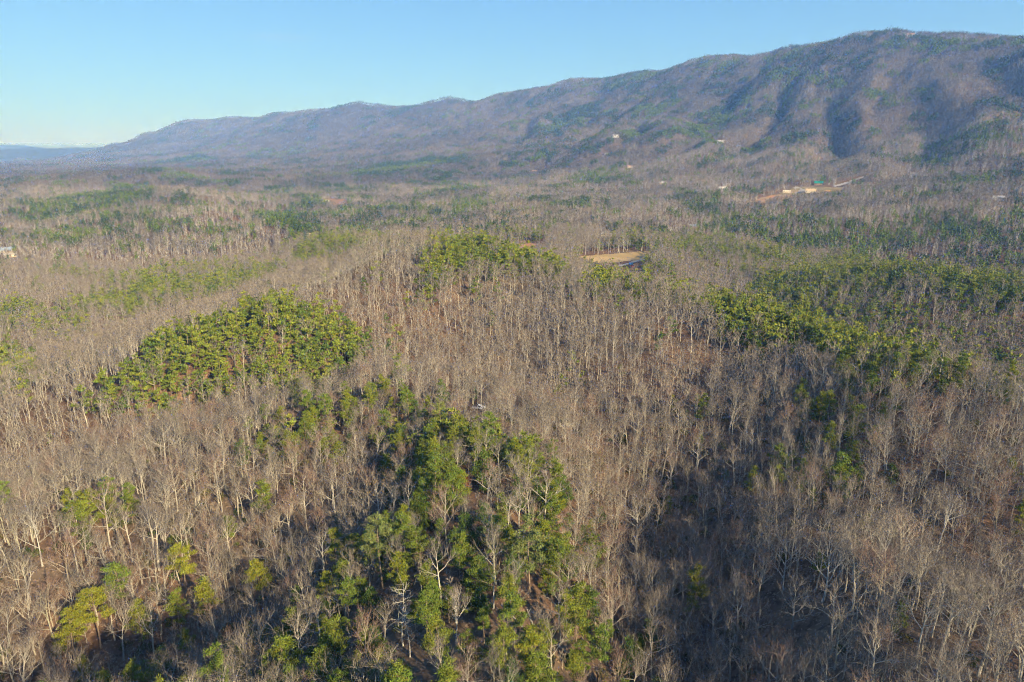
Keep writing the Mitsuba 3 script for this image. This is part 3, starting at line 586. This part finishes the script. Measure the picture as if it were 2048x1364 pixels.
def vehicle(name, x, y, rot, paint, label, cat, pickup=False, off=.05):
    key = numbered(name)
    z = float(height(x, y)) + off
    M = T(np.array([[math.cos(rot), -math.sin(rot), 0, x], [math.sin(rot), math.cos(rot), 0, y], [0, 0, 1, z], [0, 0, 0, 1.0]]))
    L, W = (5.6, 2.0) if pickup else (4.5, 1.8)
    side = [(-L / 2, .45), (L / 2 - .1, .42), (L / 2, .75), (L / 2 - .15, 1.0), (L / 2 - 1.3, 1.1), (-L / 2, 1.12 if pickup else 1.0)]
    cab = [(-.55, 1.1), (1.35, 1.1), (.75, 1.78), (-.35, 1.82)] if pickup else [(-2.0, 1.0), (1.1, 1.05), (.35, 1.5), (-1.35, 1.5)]

    def slab(pts, w):
        m = trimesh.creation.extrude_polygon(shapely.Polygon(pts).buffer(.05), w, engine='earcut')
        m.apply_transform(np.array([[1, 0, 0, 0], [0, 0, -1, w / 2], [0, 1, 0, 0], [0, 0, 0, 1.0]]))
        return m
    p = solid(paint, .3)
    scene[key + '__body'] = mikit.ply(slab(side, W), p, to_world=M)
    scene[key + '__cab'] = mikit.ply(slab(cab, W * .88), p, to_world=M)
    c = shapely.Polygon(cab).centroid
    win = shapely.affinity.scale(shapely.Polygon(cab), .78, .62, origin=(c.x, c.y + .08))
    scene[key + '__window'] = mikit.ply(slab(list(win.exterior.coords)[:-1], W * .885 + .02), 'window_glass', to_world=M)
    if pickup:
        scene[key + '__bed'] = mikit.ply(box(1.9, W * .8, .06, (-L / 2 + 1.1, 0, 1.17)), solid((.06, .06, .06)), to_world=M)
    n = 0
    for sx in (-1, 1):
        for sy in (-1, 1):
            m = wheel(.38, .24); m.apply_translation([sx * L * .32, sy * (W / 2 - .08), .38])
            scene[key + '__wheel' + (f'_{n:03d}' if n else '')] = mikit.ply(m, solid((.025, .025, .025)), to_world=M); n += 1
    labels[key] = {'label': label, 'category': cat}


TAN, CREAM, BROWN = solid((.52, .40, .26)), solid((.66, .58, .44)), solid((.28, .2, .15))
GREEN_ROOF, GREY_ROOF, PALE_ROOF, RUST_ROOF, BLUE_ROOF = solid((.02, .22, .17), .5), solid((.30, .32, .36)), solid((.50, .48, .46), .5), solid((.42, .24, .17)), solid((.22, .30, .42), .5)
# fields and bare soil
sheet('grass_field', [(66, 772), (96, 786), (129, 797), (163, 804), (160, 784), (142, 749), (118, 740), (91, 746)], 'grass_field_material', .45, 8, 'dry tan grass field in the valley behind the wooded crest', 2, 45)
sheet('bare_soil', [(4, 859), (22, 868), (40, 855), (40, 833), (13, 838)], 'red_soil_material', .45, 8, 'patch of bare red soil just behind the crest pines', 2, 60)
sheet('track', strip([(114, 721), (128, 729), (148, 755)], 7), 'gravel_material', .6, 4, 'pale gravel track beside the dry field', 4, 60)
sheet('bare_soil_001', [(464, 1360), (521, 1449), (567, 1475), (605, 1454), (558, 1416), (477, 1335)], 'red_soil_material', .6, 12, 'strip of cleared red-brown ground left of the cream buildings', 2, 60)
sheet('lawn', [(569, 1492), (611, 1509), (653, 1482), (701, 1472), (672, 1416), (624, 1434), (570, 1468)], 'lawn_material', .8, 12, 'dry lawn round the cream buildings on the far slope', 4, 45)
sheet('driveway', strip([(609, 1509), (615, 1492), (614, 1471), (598, 1472)], 11), 'gravel_material', 1.0, 6, 'white curved driveway beside the cream buildings')
sheet('bare_soil_002', [(-492, 1780), (-528, 2019), (-434, 1808), (-396, 1708), (-429, 1684)], 'red_soil_material', .6, 12, 'red soil clearing round the pale house in the middle of the valley', 2, 60)
sheet('road', strip([(682, 1481), (729, 1510), (771, 1537), (806, 1574)], 9), 'gravel_material', .8, 6, 'grey road climbing through the wood towards the mountain', 7, 30)
sheet('bare_soil_003', strip([(704, 1239), (727, 1234), (760, 1238)], 22), 'red_soil_material', .6, 8, 'bare brown track on the far slope at the right', 5, 40)
# houses, each where the photograph shows one
house('house', 388, 2672, 'large white house with steep front gables high on the lower mountain slope', 24, 12, 3.2, 5, storeys=2, wings=((-7, 7, 3, 4.2), (6, 7, 3, 4.2)), chimney=True, windows=6)
house('house', 680, 2324, 'long white house alone in the trees under the right part of the mountain', 24, 10, 3.4, 3, roof=PALE_ROOF, wings=((5, 6, 2, 2.5),), windows=7)
house('house', 340, 2541, 'small white house hidden in trees below the gabled white house', 14, 9, 3.2, 3, storeys=2, windows=4)
house('house', 371, 2213, 'cream cottage among trees on the valley side below the mountain', 16, 9, wall=CREAM, roof=RUST_ROOF)
house('house', 380, 1759, 'tan house with a pale roof left of the big pine stand', 20, 10, wall=TAN, roof=PALE_ROOF, wings=((5, 6, 2, 2.2),))
house('house', 84, 2567, 'tan two-storey house beside pines in the middle of the valley', 20, 11, 3.2, 4, storeys=2, wall=CREAM, roof=RUST_ROOF, chimney=True)
house('house', 1570, 2908, 'white house standing on the very crest of the mountain', 26, 12, 3.4, 4, storeys=2, roof=RUST_ROOF, windows=6, porch=True)
house('house', 1404, 3304, 'small pale house on the mountain crest left of the summit', 16, 9, roof=RUST_ROOF, storeys=2, windows=4)
house('mobile_home', 250, 1069, 'long white mobile home in the woods beyond the dry field', 22, 5, 2.8, .7, roof=PALE_ROOF, windows=8)
house('mobile_home', 127, 900, 'pale-roofed long low building half hidden left of the white mobile home', 20, 6, 2.6, .9, wall=CREAM, roof=PALE_ROOF, windows=7)
house('house', 283, 1069, 'low house with a bluish roof right of the white mobile home', 13, 8, roof=BLUE_ROOF, wall=BROWN)
house('house', 624, 1458, 'cream house with a tan roof in the middle of the cleared lawn', 20, 11, 4.5, 3, wall=CREAM, roof=TAN, windows=6, yard=.7)
house('shed', 585, 1486, 'low cream shed at the left end of the cleared lawn', 15, 7, 2.8, 1.6, wall=CREAM, roof=CREAM, windows=3, yard=.7)
house('shed', 652, 1440, 'orange-tan shed at the right end of the cleared lawn', 11, 7, 3, 2, wall=TAN, roof=solid((.55, .33, .14)), windows=3, yard=.7)
house('barn', 660, 1506, 'long barn with a bright green metal roof behind the lawn', 17, 10, 3.0, 4, wall=BROWN, roof=GREEN_ROOF, windows=5)
house('house', 794, 1556, 'dark roofed house at the upper end of the grey road', 18, 10, wall=BROWN)
house('house', 860, 1504, 'small white house in the trees right of the grey road', 13, 9, 3, 3.5, storeys=2, windows=4)
house('house', 688, 1963, 'long grey-roofed house under the middle of the mountain slope', 26, 11, roof=GREY_ROOF, wall=BROWN, windows=7)
house('house', 734, 2303, 'small house with a blue-grey roof on the lower mountain slope', 14, 9, roof=BLUE_ROOF)
house('house', 467, 1545, 'white house behind the big pine stand', 18, 9, 3.2, 3.2, roof=PALE_ROOF, wings=((-4, 5, 2, 2.4),))
house('house', 223, 1551, 'house with a pale green roof in the valley wood', 17, 10, roof=solid((.30, .42, .34), .5))
house('house', 244, 1761, 'small brown-roofed house above the pale green roof', 13, 8, roof=RUST_ROOF, wall=TAN)
house('house', 122, 1725, 'tiny white house alone in the grey valley wood', 13, 8, roof=PALE_ROOF)
house('house', 797, 1140, 'white house at the far right edge below the mountain', 16, 8, roof=PALE_ROOF)
house('house', -477, 1781, 'pale house on the red soil clearing', 18, 9, roof=PALE_ROOF, wall=CREAM, wings=((4, 5, 2, 2.2),))
house('house', -273, 930, 'tan roofed cabin beside the pines of the left hill', 12, 8, roof=TAN, wall=CREAM)
house('house', -630, 853, 'house with a blue-grey roof at the left edge of the picture', 16, 9, 3.0, 3.0, roof=BLUE_ROOF, wall=solid((.40, .37, .33)), porch=True)
house('shed', -600, 815, 'low pale shed in front of the blue-grey roofed house', 12, 6, 2.6, 1.2, roof=PALE_ROOF, wall=CREAM, windows=3, yard=.8)
# vehicles
CLEARINGS.append(shapely.LineString([(-14, 271), (-14, 249)]).buffer(3.2))
vehicle('pickup_truck', -14, 271, -.15, (.78, .80, .82), 'white pickup truck parked in the gap behind the central pines', 'pickup truck', True)
vehicle('parked_car', 126, 718, .5, (.03, .20, .60), 'bright blue car parked beside the dry field', 'car', off=.65)
vehicle('parked_car', 126, 708, .9, (.35, .05, .04), 'dark red car parked beside the blue car', 'car', off=.65)
CLEARINGS.append(shapely.LineString([(126, 713), (120, 694)]).buffer(16))

# ---------------------------------------------------------------- tree kinds
NEAR_BARE = [dict(seed=1), dict(seed=2, H=18, clear=.42, spread=.30, nlimb=10), dict(seed=3, H=16, clear=.30, spread=.46, nlimb=9, nsec=6, up=.28, r0=.0145), dict(seed=4, H=19, clear=.5, spread=.27, nlimb=9),
             dict(seed=5, H=15.5, clear=.36, spread=.40, bark=BARK * [.78, .8, .85]), dict(seed=6, H=17, clear=.42, spread=.34, bark=BARK * 1.08, twig=TWIG * 1.1), dict(seed=7, H=18, clear=.30, spread=.40, nlimb=11, twig=TWIG * [1.2, .95, .86]),
             dict(seed=8, H=16, clear=.46, spread=.32, bark=BARK * [.66, .67, .66], twig=TWIG * [.75, .77, .8]), dict(seed=9, H=14, clear=.22, spread=.48, nlimb=12, nsec=6, up=.45), dict(seed=10, H=20, clear=.52, spread=.26, nlimb=8, bark=BARK * 1.12),
             dict(seed=11, H=15, clear=.28, spread=.42, nlimb=8, r0=.015, bark=BARK * [.9, .93, .84]), dict(seed=12, H=16, clear=.4, spread=.3, nlimb=12, bark=BARK * [.82, .78, .74], twig=TWIG * [1.15, .9, .85])]
NEAR_PINE = [dict(seed=21, width=.23), dict(seed=22, H=15, base=.2, width=.25, tufts=290, col=PINE * [.85, .9, 1]), dict(seed=23, H=17, base=.36, width=.21, col=PINE * [1.1, 1.05, 1]), dict(seed=24, H=13, base=.12, width=.24, col=PINE * [.62, .75, .95]),
             dict(seed=25, H=16, base=.3, width=.21, col=PINE * [1.25, 1.15, .9]), dict(seed=26, H=11, base=.05, width=.26, tufts=230, col=PINE * [.5, .66, 1.0]), dict(seed=27, H=18, base=.5, width=.2, tufts=200, col=PINE * [.9, 1, 1.1])]
LIB = {}


def near_kind(kind, i):
    if (kind, i) not in LIB:
        tr, cr = bare_tree(**NEAR_BARE[i]) if kind == 'bare' else pine_tree(**NEAR_PINE[i])
        LIB[kind, i] = (tr, cr, tr.ply(), cr.ply())
    return LIB[kind, i]


def group(key, *meshes):
    """a shapegroup of one joined mesh"""
    mb = MB()
    for m in meshes:
        mb.put(*m.raw())
    scene[key] = {'type': 'shapegroup', 'foliage': mb.ply()}


def stuff(name, key, m):
    k = COUNT.get('#' + name, 0) + 1; COUNT['#' + name] = k
    scene[f'{name}__{k:05d}'] = {'type': 'instance', 'group': {'type': 'ref', 'id': key}, 'to_world': m}


# single trees that stand out, where the photograph shows them
def own_tree(name, x, y, made, scale, rot, label, cat, keep=2.2):
    key = numbered(name)
    m = place(x, y, float(height(x, y)), rot, scale, scale)
    scene[key + '__trunk'] = made[0].ply(to_world=m)
    scene[key + '__crown'] = made[1].ply(to_world=m)
    labels[key] = {'label': label, 'category': cat}
    d = math.hypot(x, y)
    CLEARINGS.append(shapely.LineString([(x, y), (x - x / d * keep * 3, y - y / d * keep * 3)]).buffer(keep))


SNAG = np.array([.56, .55, .51])
GOLD = np.array([.25, .265, .04])
SAGE = np.array([.17, .205, .075])
own_tree('pine_tree', -88, 160, pine_tree(301, 17, .48, .27, 330, 15, GOLD), 1.0, .4, 'single bright yellow-green pine with a round crown in the bare wood, lower left', 'pine tree', 3)
own_tree('pine_tree', -101, 142, pine_tree(302, 17, .45, .30, 360, 15, GOLD * .85), 1.0, 1.4, 'flat-topped yellow-green pine low on the left, its pale trunk bare', 'pine tree', 3)
own_tree('pine_tree', -104, 137, pine_tree(303, 15, .35, .25, 260, 15, GOLD * .75), 1.0, 2.4, 'smaller pine touching the flat-topped pine on the left', 'pine tree')
own_tree('pine_tree', -78, 149, pine_tree(304, 16, .4, .22, 260, 15, GOLD * .8), 1.0, 3.4, 'slim yellow-green pine with a long crown right of the single bright pine', 'pine tree')
own_tree('pine_tree', -66, 157, pine_tree(305, 15, .45, .22, 230, 15, GOLD * .85), 1.0, 4.4, 'small-crowned yellow-green pine beside tall pale trunks, lower left', 'pine tree')
own_tree('pine_tree', 48, 155, pine_tree(306, 17, .12, .19, 300, 15, GOLD * .8), 1.0, .9, 'bright green pine standing alone among bare trees right of the bottom centre', 'pine tree', 3)
own_tree('white_pine', 4, 136, pine_tree(307, 20, .35, .24, 420, 15, SAGE), 1.0, 1.9, 'tall pale sage-green pine with a dense crown right of the bottom centre', 'pine tree', 3)
own_tree('white_pine', -31, 143, pine_tree(308, 20, .5, .2, 330, 15, SAGE), 1.0, 2.9, 'tall pale green pine on a long bare trunk left of the bottom centre', 'pine tree', 3)
own_tree('white_pine', -24, 223, pine_tree(309, 20, .3, .25, 300, 15, SAGE * [1.1, 1.05, .8], whorl=True), 1.0, .2, 'light green pine with separate layers of boughs at the top of the pine spur', 'pine tree', 3)
own_tree('dead_tree', -22, 117, bare_tree(311, 15, .18, .34, 22, snag=True, bark=SNAG, twig=SNAG * .8), 1.0, .3, 'dead silver-white tree with many short level branches at the bottom centre', 'dead tree', 3)
own_tree('dead_tree', -20, 113, bare_tree(312, 11, .3, .3, 16, snag=True, bark=SNAG * .9, twig=SNAG * .7), 1.0, 1.3, 'shorter dead grey tree just right of the silver-white dead tree', 'dead tree', 2.5)
own_tree('dead_tree', -4, 125, bare_tree(313, 9, .75, .3, 4, snag=True, bark=SNAG * .9, r0=.02), 1.0, .3, 'broken dead trunk with one crooked limb at the top, bottom centre', 'dead tree')
own_tree('bare_tree', -11, 115, bare_tree(314, 13, .42, .28, 9, bark=SNAG * .95, twig=TWIG * 1.3), 1.0, 2.3, 'white barked small tree between pines at the bottom centre', 'tree')
own_tree('bare_tree', 2, 168, bare_tree(315, 13, .25, .36, 9, bark=SNAG, twig=TWIG * 1.35, up=.6), 1.0, .3, 'chalk-white bare tree standing against the lower pines of the spur', 'tree', 3)
own_tree('bare_tree', -7, 179, bare_tree(316, 12, .3, .4, 11, bark=SNAG * .85, twig=np.array([.36, .24, .20])), 1.0, .9, 'pinkish round-crowned bare tree in the middle of the pine spur', 'tree', 3)
own_tree('bare_tree', -39, 181, bare_tree(317, 15, .3, .36, 9, bark=SNAG * .9, leaf=(40, [.42, .25, .03])), 1.0, 1.9, 'pale bare tree with a few golden leaves left of the pine spur', 'tree', 3)
own_tree('bare_tree', -29, 173, bare_tree(318, 14, .35, .38, 8, bark=SNAG * .9), 1.0, 2.9, 'pale spreading bare tree in front of the pines, right of the golden-leaved one', 'tree', 3)
own_tree('red_oak', -14, 181, bare_tree(319, 6, .1, .3, 10, leaf=(420, [.26, .085, .035])), 1.0, 2.9, 'small oak still holding rust-red leaves in the pine spur', 'tree', 2.5)
own_tree('bare_tree', 40, 194, bare_tree(320, 20, .42, .34, 12, nsec=7, r0=.013, bark=SNAG * .85), 1.0, 1.1, 'big vase-shaped bare tree with a long pale trunk right of the pine spur', 'tree', 4)
own_tree('bare_tree', 73, 139, bare_tree(321, 19, .2, .5, 11, nsec=7, r0=.0145, bark=SNAG * .8, up=.5), 1.0, 1.6, 'huge spreading bare tree like an open fan over the dark ravine', 'tree', 5)
own_tree('bare_tree', 70, 153, bare_tree(322, 18, .2, .5, 11, nsec=7, r0=.0125, bark=SNAG * .8, up=.45), 1.0, 2.6, 'spreading bare tree left of the huge fan-shaped one above the ravine', 'tree', 5)
own_tree('bare_tree', 64, 134, bare_tree(323, 14, .15, .5, 12, nsec=7, r0=.014, bark=SNAG * .7, twig=TWIG * [.95, 1.0, 1.05]), 1.0, 3.6, 'round grey bare tree low in the dark ravine', 'tree', 4)
own_tree('bare_tree', 109, 155, bare_tree(324, 22, .55, .25, 9, r0=.013, bark=SNAG * .9), 1.0, 4.6, 'tall straight pale trunk above the bare red slope at the right', 'tree', 3)
own_tree('bare_tree', -49, 156, bare_tree(325, 20, .35, .3, 12, r0=.011, bark=SNAG * .9), 1.0, 5.6, 'tall pale many-stemmed bare tree left of the bottom pines', 'tree', 3)
own_tree('bare_tree', -126, 161, bare_tree(326, 18, .35, .46, 8, r0=.012, bark=SNAG * .85), 1.0, .6, 'pale wide-armed bare tree near the left edge', 'tree', 4)
for q, (x, y, a, L) in enumerate(((-52, 162, .3, 9), (4, 125, 1.9, 5), (0, 124, 2.4, 6), (-47, 115, .1, 8), (10, 121, 2.8, 7))):
    mb = MB()
    d = np.array([math.cos(a), math.sin(a), .02])
    mb.prisms([-d * L / 2 + [0, 0, .3]], [d * L / 2 + [0, 0, .45]], .22, .1, 8, SNAG * .55)
    stubs = []
    for k, u in enumerate((-.1, .15, .3)):
        b = d * L * u + [0, 0, .38]
        st = MB(); stubs.append(st)
        st.prisms([b], [b + np.array([math.cos(a + 1.1 - k), math.sin(a + 1.1 - k), .7]) * 1.1], .07, .02, 5, SNAG * .5)
    key = numbered('fallen_log'); m = place(x, y, float(height(x, y)), 0, 1, 1, tuple(float(t) for t in slope(x, y, 2)))
    scene[key + '__trunk'] = mb.ply(to_world=m)
    for k, st in enumerate(stubs):
        scene[key + '__branch' + (f'_{k:03d}' if k else '')] = st.ply(to_world=m)
    labels[key] = {'label': ('pale fallen trunk across the red slope left of the bottom pines', 'crooked fallen log on red leaves right of the bottom centre', 'fallen log leaning on the slope near the broken dead trunk', 'fallen log at the bottom edge on the left', 'fallen log at the foot of the tall sage-green pine')[q], 'category': 'log'}
    CLEARINGS.append(shapely.LineString([(x - d[0] * L / 2, y - d[1] * L / 2), (x + d[0] * L / 2, y + d[1] * L / 2)]).buffer(1.5))

# undergrowth: saplings, evergreen bushes, young pines
for i in range(3):
    group(f'kind_sapling_{i}', *bare_tree(330 + i, 6.5, .2, .3, 7, 4, 3, lod=1, twig=TWIG * (.9, 1.1, 1.2)[i], bark=BARK * .85))
for i in range(3):
    mb = MB(); g = np.random.default_rng(340 + i)
    k = 190
    u = g.uniform(0, 1, k); a = g.uniform(0, 6.28, k); rr = 1.5 * np.sqrt(u) * g.uniform(.7, 1.1, k)
    c = np.stack([rr * np.cos(a), rr * np.sin(a), .15 + 1.7 * np.sqrt(np.clip(1 - u, 0, 1)) * g.uniform(.5, 1, k)], 1)
    col = (np.array([.05, .075, .025]), np.array([.09, .11, .03]), np.array([.13, .12, .045]))[i]
    mb.leaves(c, g.uniform(.3, .6, k), col * g.uniform(.7, 1.3, (k, 1)), g, up=.6)
    mb.prisms([[0, 0, -.2]] * 4, np.stack([np.cos(np.arange(4) * 1.6), np.sin(np.arange(4) * 1.6), np.full(4, 1.2)], 1), .03, .01, 3, [.2, .16, .12], tip=True)
    group(f'kind_bush_{i}', mb)
x, y, rng = grid(28, 300, 4.3, 50, 110)
k = free(x, y); x, y = x[k], y[k]
wet = meshkit.fbm(np.stack([x / 28, y / 28, 0 * x], -1), 3, 51)
h = height(x, y)
low = smooth(0, 7, meshkit.fbm(np.stack([x / 90, y / 90, 0 * x], -1), 2, 52) * 4 + (18 - h) * .5) * .25
sh = pine_share(x, y)
for i in range(len(x)):
    t = rng.uniform()
    if t < .12 + .5 * sh[i] + low[i] * (wet[i] > .5):
        s = rng.uniform(.5, 1.25)
        stuff('undergrowth', f'kind_bush_{int(rng.integers(3))}', place(x[i], y[i], h[i], rng.uniform(0, 6.28), s * 1.1, s))
    elif t < .78:
        s = rng.uniform(.5, 1.3)
        stuff('undergrowth', f'kind_sapling_{int(rng.integers(3))}', place(x[i], y[i], h[i], rng.uniform(0, 6.28), s, s))
labels['undergrowth'] = {'kind': 'stuff', 'label': 'thin saplings and low evergreen bushes under the trees'}

# near wood -------------------------------------------------
x, y, rng = grid(28, 335, 5.0, 64, 101)
k = free(x, y); x, y = x[k], y[k]
share = pine_share(x, y)
is_pine = rng.uniform(size=len(x)) < share
gap = rng.uniform(size=len(x)) < np.where(is_pine, .08, .16)
h = height(x, y)
cp, sp_ = math.cos(pit), math.sin(pit)
zc = h + 9 - EYE_Z
fwd = y * cp - zc * sp_; upv = y * sp_ + zc * cp
u, v = x / fwd * 1365, -upv / fwd * 1365
inview = (np.abs(u) < 1030) & (v < 740) & (fwd > 0)
dist = np.sqrt(x * x + y * y + zc * zc)
order = np.argsort(dist)
single = np.zeros(len(x), bool)
SAME = {}
peak = shapely.contains_xy(PEAK, x, y)
stand = .74 + .52 * meshkit.fbm(np.stack([x / 26, y / 26, 0 * x], -1), 3, 61)
for kind in (False, True):
    i = order[(is_pine == kind)[order] & inview[order] & ~gap[order]][:300]
    single[i] = True
for i in range(6):
    group(f'kind_bare_mid_{i}', *bare_tree(**{**NEAR_BARE[i], 'lod': 1, 'nlimb': 8, 'nsec': 4, 'ntw': 4}))
for i in range(4):
    group(f'kind_pine_mid_{i}', *pine_tree(**{**NEAR_PINE[i], 'lod': 1, 'tufts': 52, 'blades': 8, 'blade': 1.15, 'width': .29, 'base': .16}))
for i in range(12):
    group(f'kind_bare_near_{i}', *near_kind('bare', i)[:2])
for i in range(7):
    group(f'kind_pine_near_{i}', *near_kind('pine', i)[:2])


def spot(u, v):
    col = ('far left', 'left', 'middle left', 'middle', 'middle right', 'right', 'far right')[int(np.clip((u + 1024) / 2048 * 7, 0, 6))]
    row = 'bottom edge' if v > 520 else 'lowest slope' if v > 380 else 'lower slope' if v > 250 else 'slope'
    return f'{row} at the {col}'


for i in order:
    if gap[i]:
        continue
    kind = 'pine' if is_pine[i] else 'bare'
    nk = len(NEAR_PINE) if is_pine[i] else len(NEAR_BARE)
    j = int(rng.integers(nk))
    s = rng.uniform(.58, 1.0) if not is_pine[i] else rng.uniform(.42, .98)
    s *= (.72 if peak[i] else 1.0) * stand[i]
    m = place(x[i], y[i], h[i], rng.uniform(0, 6.28), s * rng.uniform(.92, 1.12) * (1.2 if peak[i] else 1.0), s)
    if single[i]:
        key = numbered('bare_tree' if kind == 'bare' else 'pine_tree')
        tr, cr, tp, cpl = near_kind(kind, j)
        scene[key + '__trunk'] = {**tp, 'to_world': m}
        scene[key + '__crown'] = {**cpl, 'to_world': m}
        if kind == 'bare':
            look = ('round crowned', 'tall narrow', 'wide spreading', 'long trunked', 'greyish', 'pale barked', 'many limbed', 'dark barked', 'low branching', 'very tall pale', 'stout greenish-grey', 'reddish twigged')[j]
            lab, cat = f'{look} leafless hardwood on the {spot(u[i], v[i])}', 'tree'
        else:
            look = ('yellow-green', 'broad', 'high-crowned', 'dull green', 'bright yellow-green', 'low-branched dark green', 'tall thin-crowned')[j]
            lab, cat = f'{look} pine on the {spot(u[i], v[i])}', 'pine tree'
        labels[key] = {'label': lab, 'category': cat, 'group': 'leafless hardwoods on the near slopes' if kind == 'bare' else 'pines on the near slopes'}
        SAME.setdefault(lab, []).append((u[i], key))
    else:
        lod = f'near_{j}' if abs(u[i]) < 1250 and v[i] < 800 and fwd[i] > 0 and dist[i] < 300 else f"mid_{j % (6 if kind == 'bare' else 4)}"
        stuff('bare_forest' if kind == 'bare' else 'pine_forest', f'kind_{kind}_{lod}', m)

WORDS = 'first second third fourth fifth sixth seventh eighth ninth tenth eleventh twelfth thirteenth fourteenth fifteenth'.split()
for lab, found in SAME.items():
    for n, (_, key) in enumerate(sorted(found)):
        if len(found) > 1:
            which = 'leftmost' if n == 0 else 'rightmost' if n == len(found) - 1 else f'{WORDS[min(n, 14)]} from left'
            labels[key]['label'] = f'{which} {lab}'

# middle wood: single trees ------------------------------------
x, y, rng = grid(335, 900, 5.55, 49, 102)
k = free(x, y) & (rng.uniform(size=len(x)) < .9); x, y = x[k], y[k]
is_pine = rng.uniform(size=len(x)) < pine_share(x, y)
h = height(x, y)
stand = .74 + .52 * meshkit.fbm(np.stack([x / 40, y / 40, 0 * x], -1), 3, 62)
for i in range(len(x)):
    s = rng.uniform(.7, 1.1) * stand[i]
    m = place(x[i], y[i], h[i], rng.uniform(0, 6.28), s * rng.uniform(.95, 1.15), s)
    if is_pine[i]:
        stuff('pine_forest', f'kind_pine_mid_{int(rng.integers(4))}', m)
    else:
        stuff('bare_forest', f'kind_bare_mid_{int(rng.integers(6))}', m)


# pines crowd in the closed stands
x, y, rng = grid(200, 900, 5.1, 46, 112)
sh = pine_share(x, y)
k = free(x, y) & (rng.uniform(size=len(x)) < .6 * smooth(.5, .85, sh)); x, y = x[k], y[k]
h = height(x, y)
for i in range(len(x)):
    s = rng.uniform(.5, 1.0)
    stuff('pine_forest', f'kind_pine_mid_{int(rng.integers(4))}', place(x[i], y[i], h[i], rng.uniform(0, 6.28), s * rng.uniform(.95, 1.2), s))


# far wood: small clusters, each laid to the slope it stands on ------------------
def clusters(tag, r0, r1, step, rad, n, seed, k, tw, kp, size, big=1.0, wide=.2, self_shade=1.0):  # bark and twig colours darkened to stand in for missing crown self-shadow
    for v in range(4):
        g = np.random.default_rng(seed * 10 + v)
        for kind in ('bare', 'pine'):
            mb = MB()
            for _ in range(n):
                a, q = g.uniform(0, 6.28), rad * math.sqrt(g.uniform())
                at = (q * math.cos(a), q * math.sin(a), 0)
                if kind == 'bare':
                    far_bare(mb, g, at, g.uniform(14, 20) * big, tw, k, wide=wide, twig=TWIG * np.array([[.66, .68, .74], [.82, .83, .88], [.98, .94, .92], [1.15, 1.02, .92]])[v] * self_shade * ([.93, .96, 1.06] if tag != 'far' else [1, 1, 1]), bark=BARK * (.72, .85, 1, 1.05)[v] * self_shade * np.array([.95, .97, 1.05]))
                else:
                    far_pine(mb, g, at, g.uniform(12, 18) * big, kp, size, PINE * [.62, .74, .85] if v == 3 or tag == 'far' and v % 2 else PINE_DARK)
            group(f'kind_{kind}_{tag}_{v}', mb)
    x, y, rng = grid(r0, r1, step, 47, seed)
    ok = free(x, y); x, y = x[ok], y[ok]
    is_pine = rng.uniform(size=len(x)) < pine_share(x, y)
    h = height(x, y); gx, gy = slope(x, y, rad)
    tone = np.clip(np.floor((meshkit.fbm(np.stack([x / rad / 11, y / rad / 11, 0 * x], -1), 3, 41) - .5) * 13 + 2 + rng.uniform(-1.2, 1.2, len(x))), 0, 3)
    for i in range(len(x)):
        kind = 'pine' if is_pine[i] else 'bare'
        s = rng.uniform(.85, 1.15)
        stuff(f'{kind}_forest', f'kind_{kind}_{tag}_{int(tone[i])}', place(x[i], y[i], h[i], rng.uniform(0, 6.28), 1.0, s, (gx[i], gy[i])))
    print(tag, len(x))


clusters('far', 900, 2300, 13.5, 8.0, 4, 103, 18, .32, 28, 2.2, self_shade=.85)
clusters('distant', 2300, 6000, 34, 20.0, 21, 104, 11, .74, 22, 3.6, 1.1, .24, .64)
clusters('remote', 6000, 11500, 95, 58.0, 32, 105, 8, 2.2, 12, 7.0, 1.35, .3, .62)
labels['bare_forest'] = {'kind': 'stuff', 'label': 'leafless grey-brown hardwood forest over the valley and the mountain'}
labels['pine_forest'] = {'kind': 'stuff', 'label': 'green pines standing in the hardwood forest, in stands and along crests'}
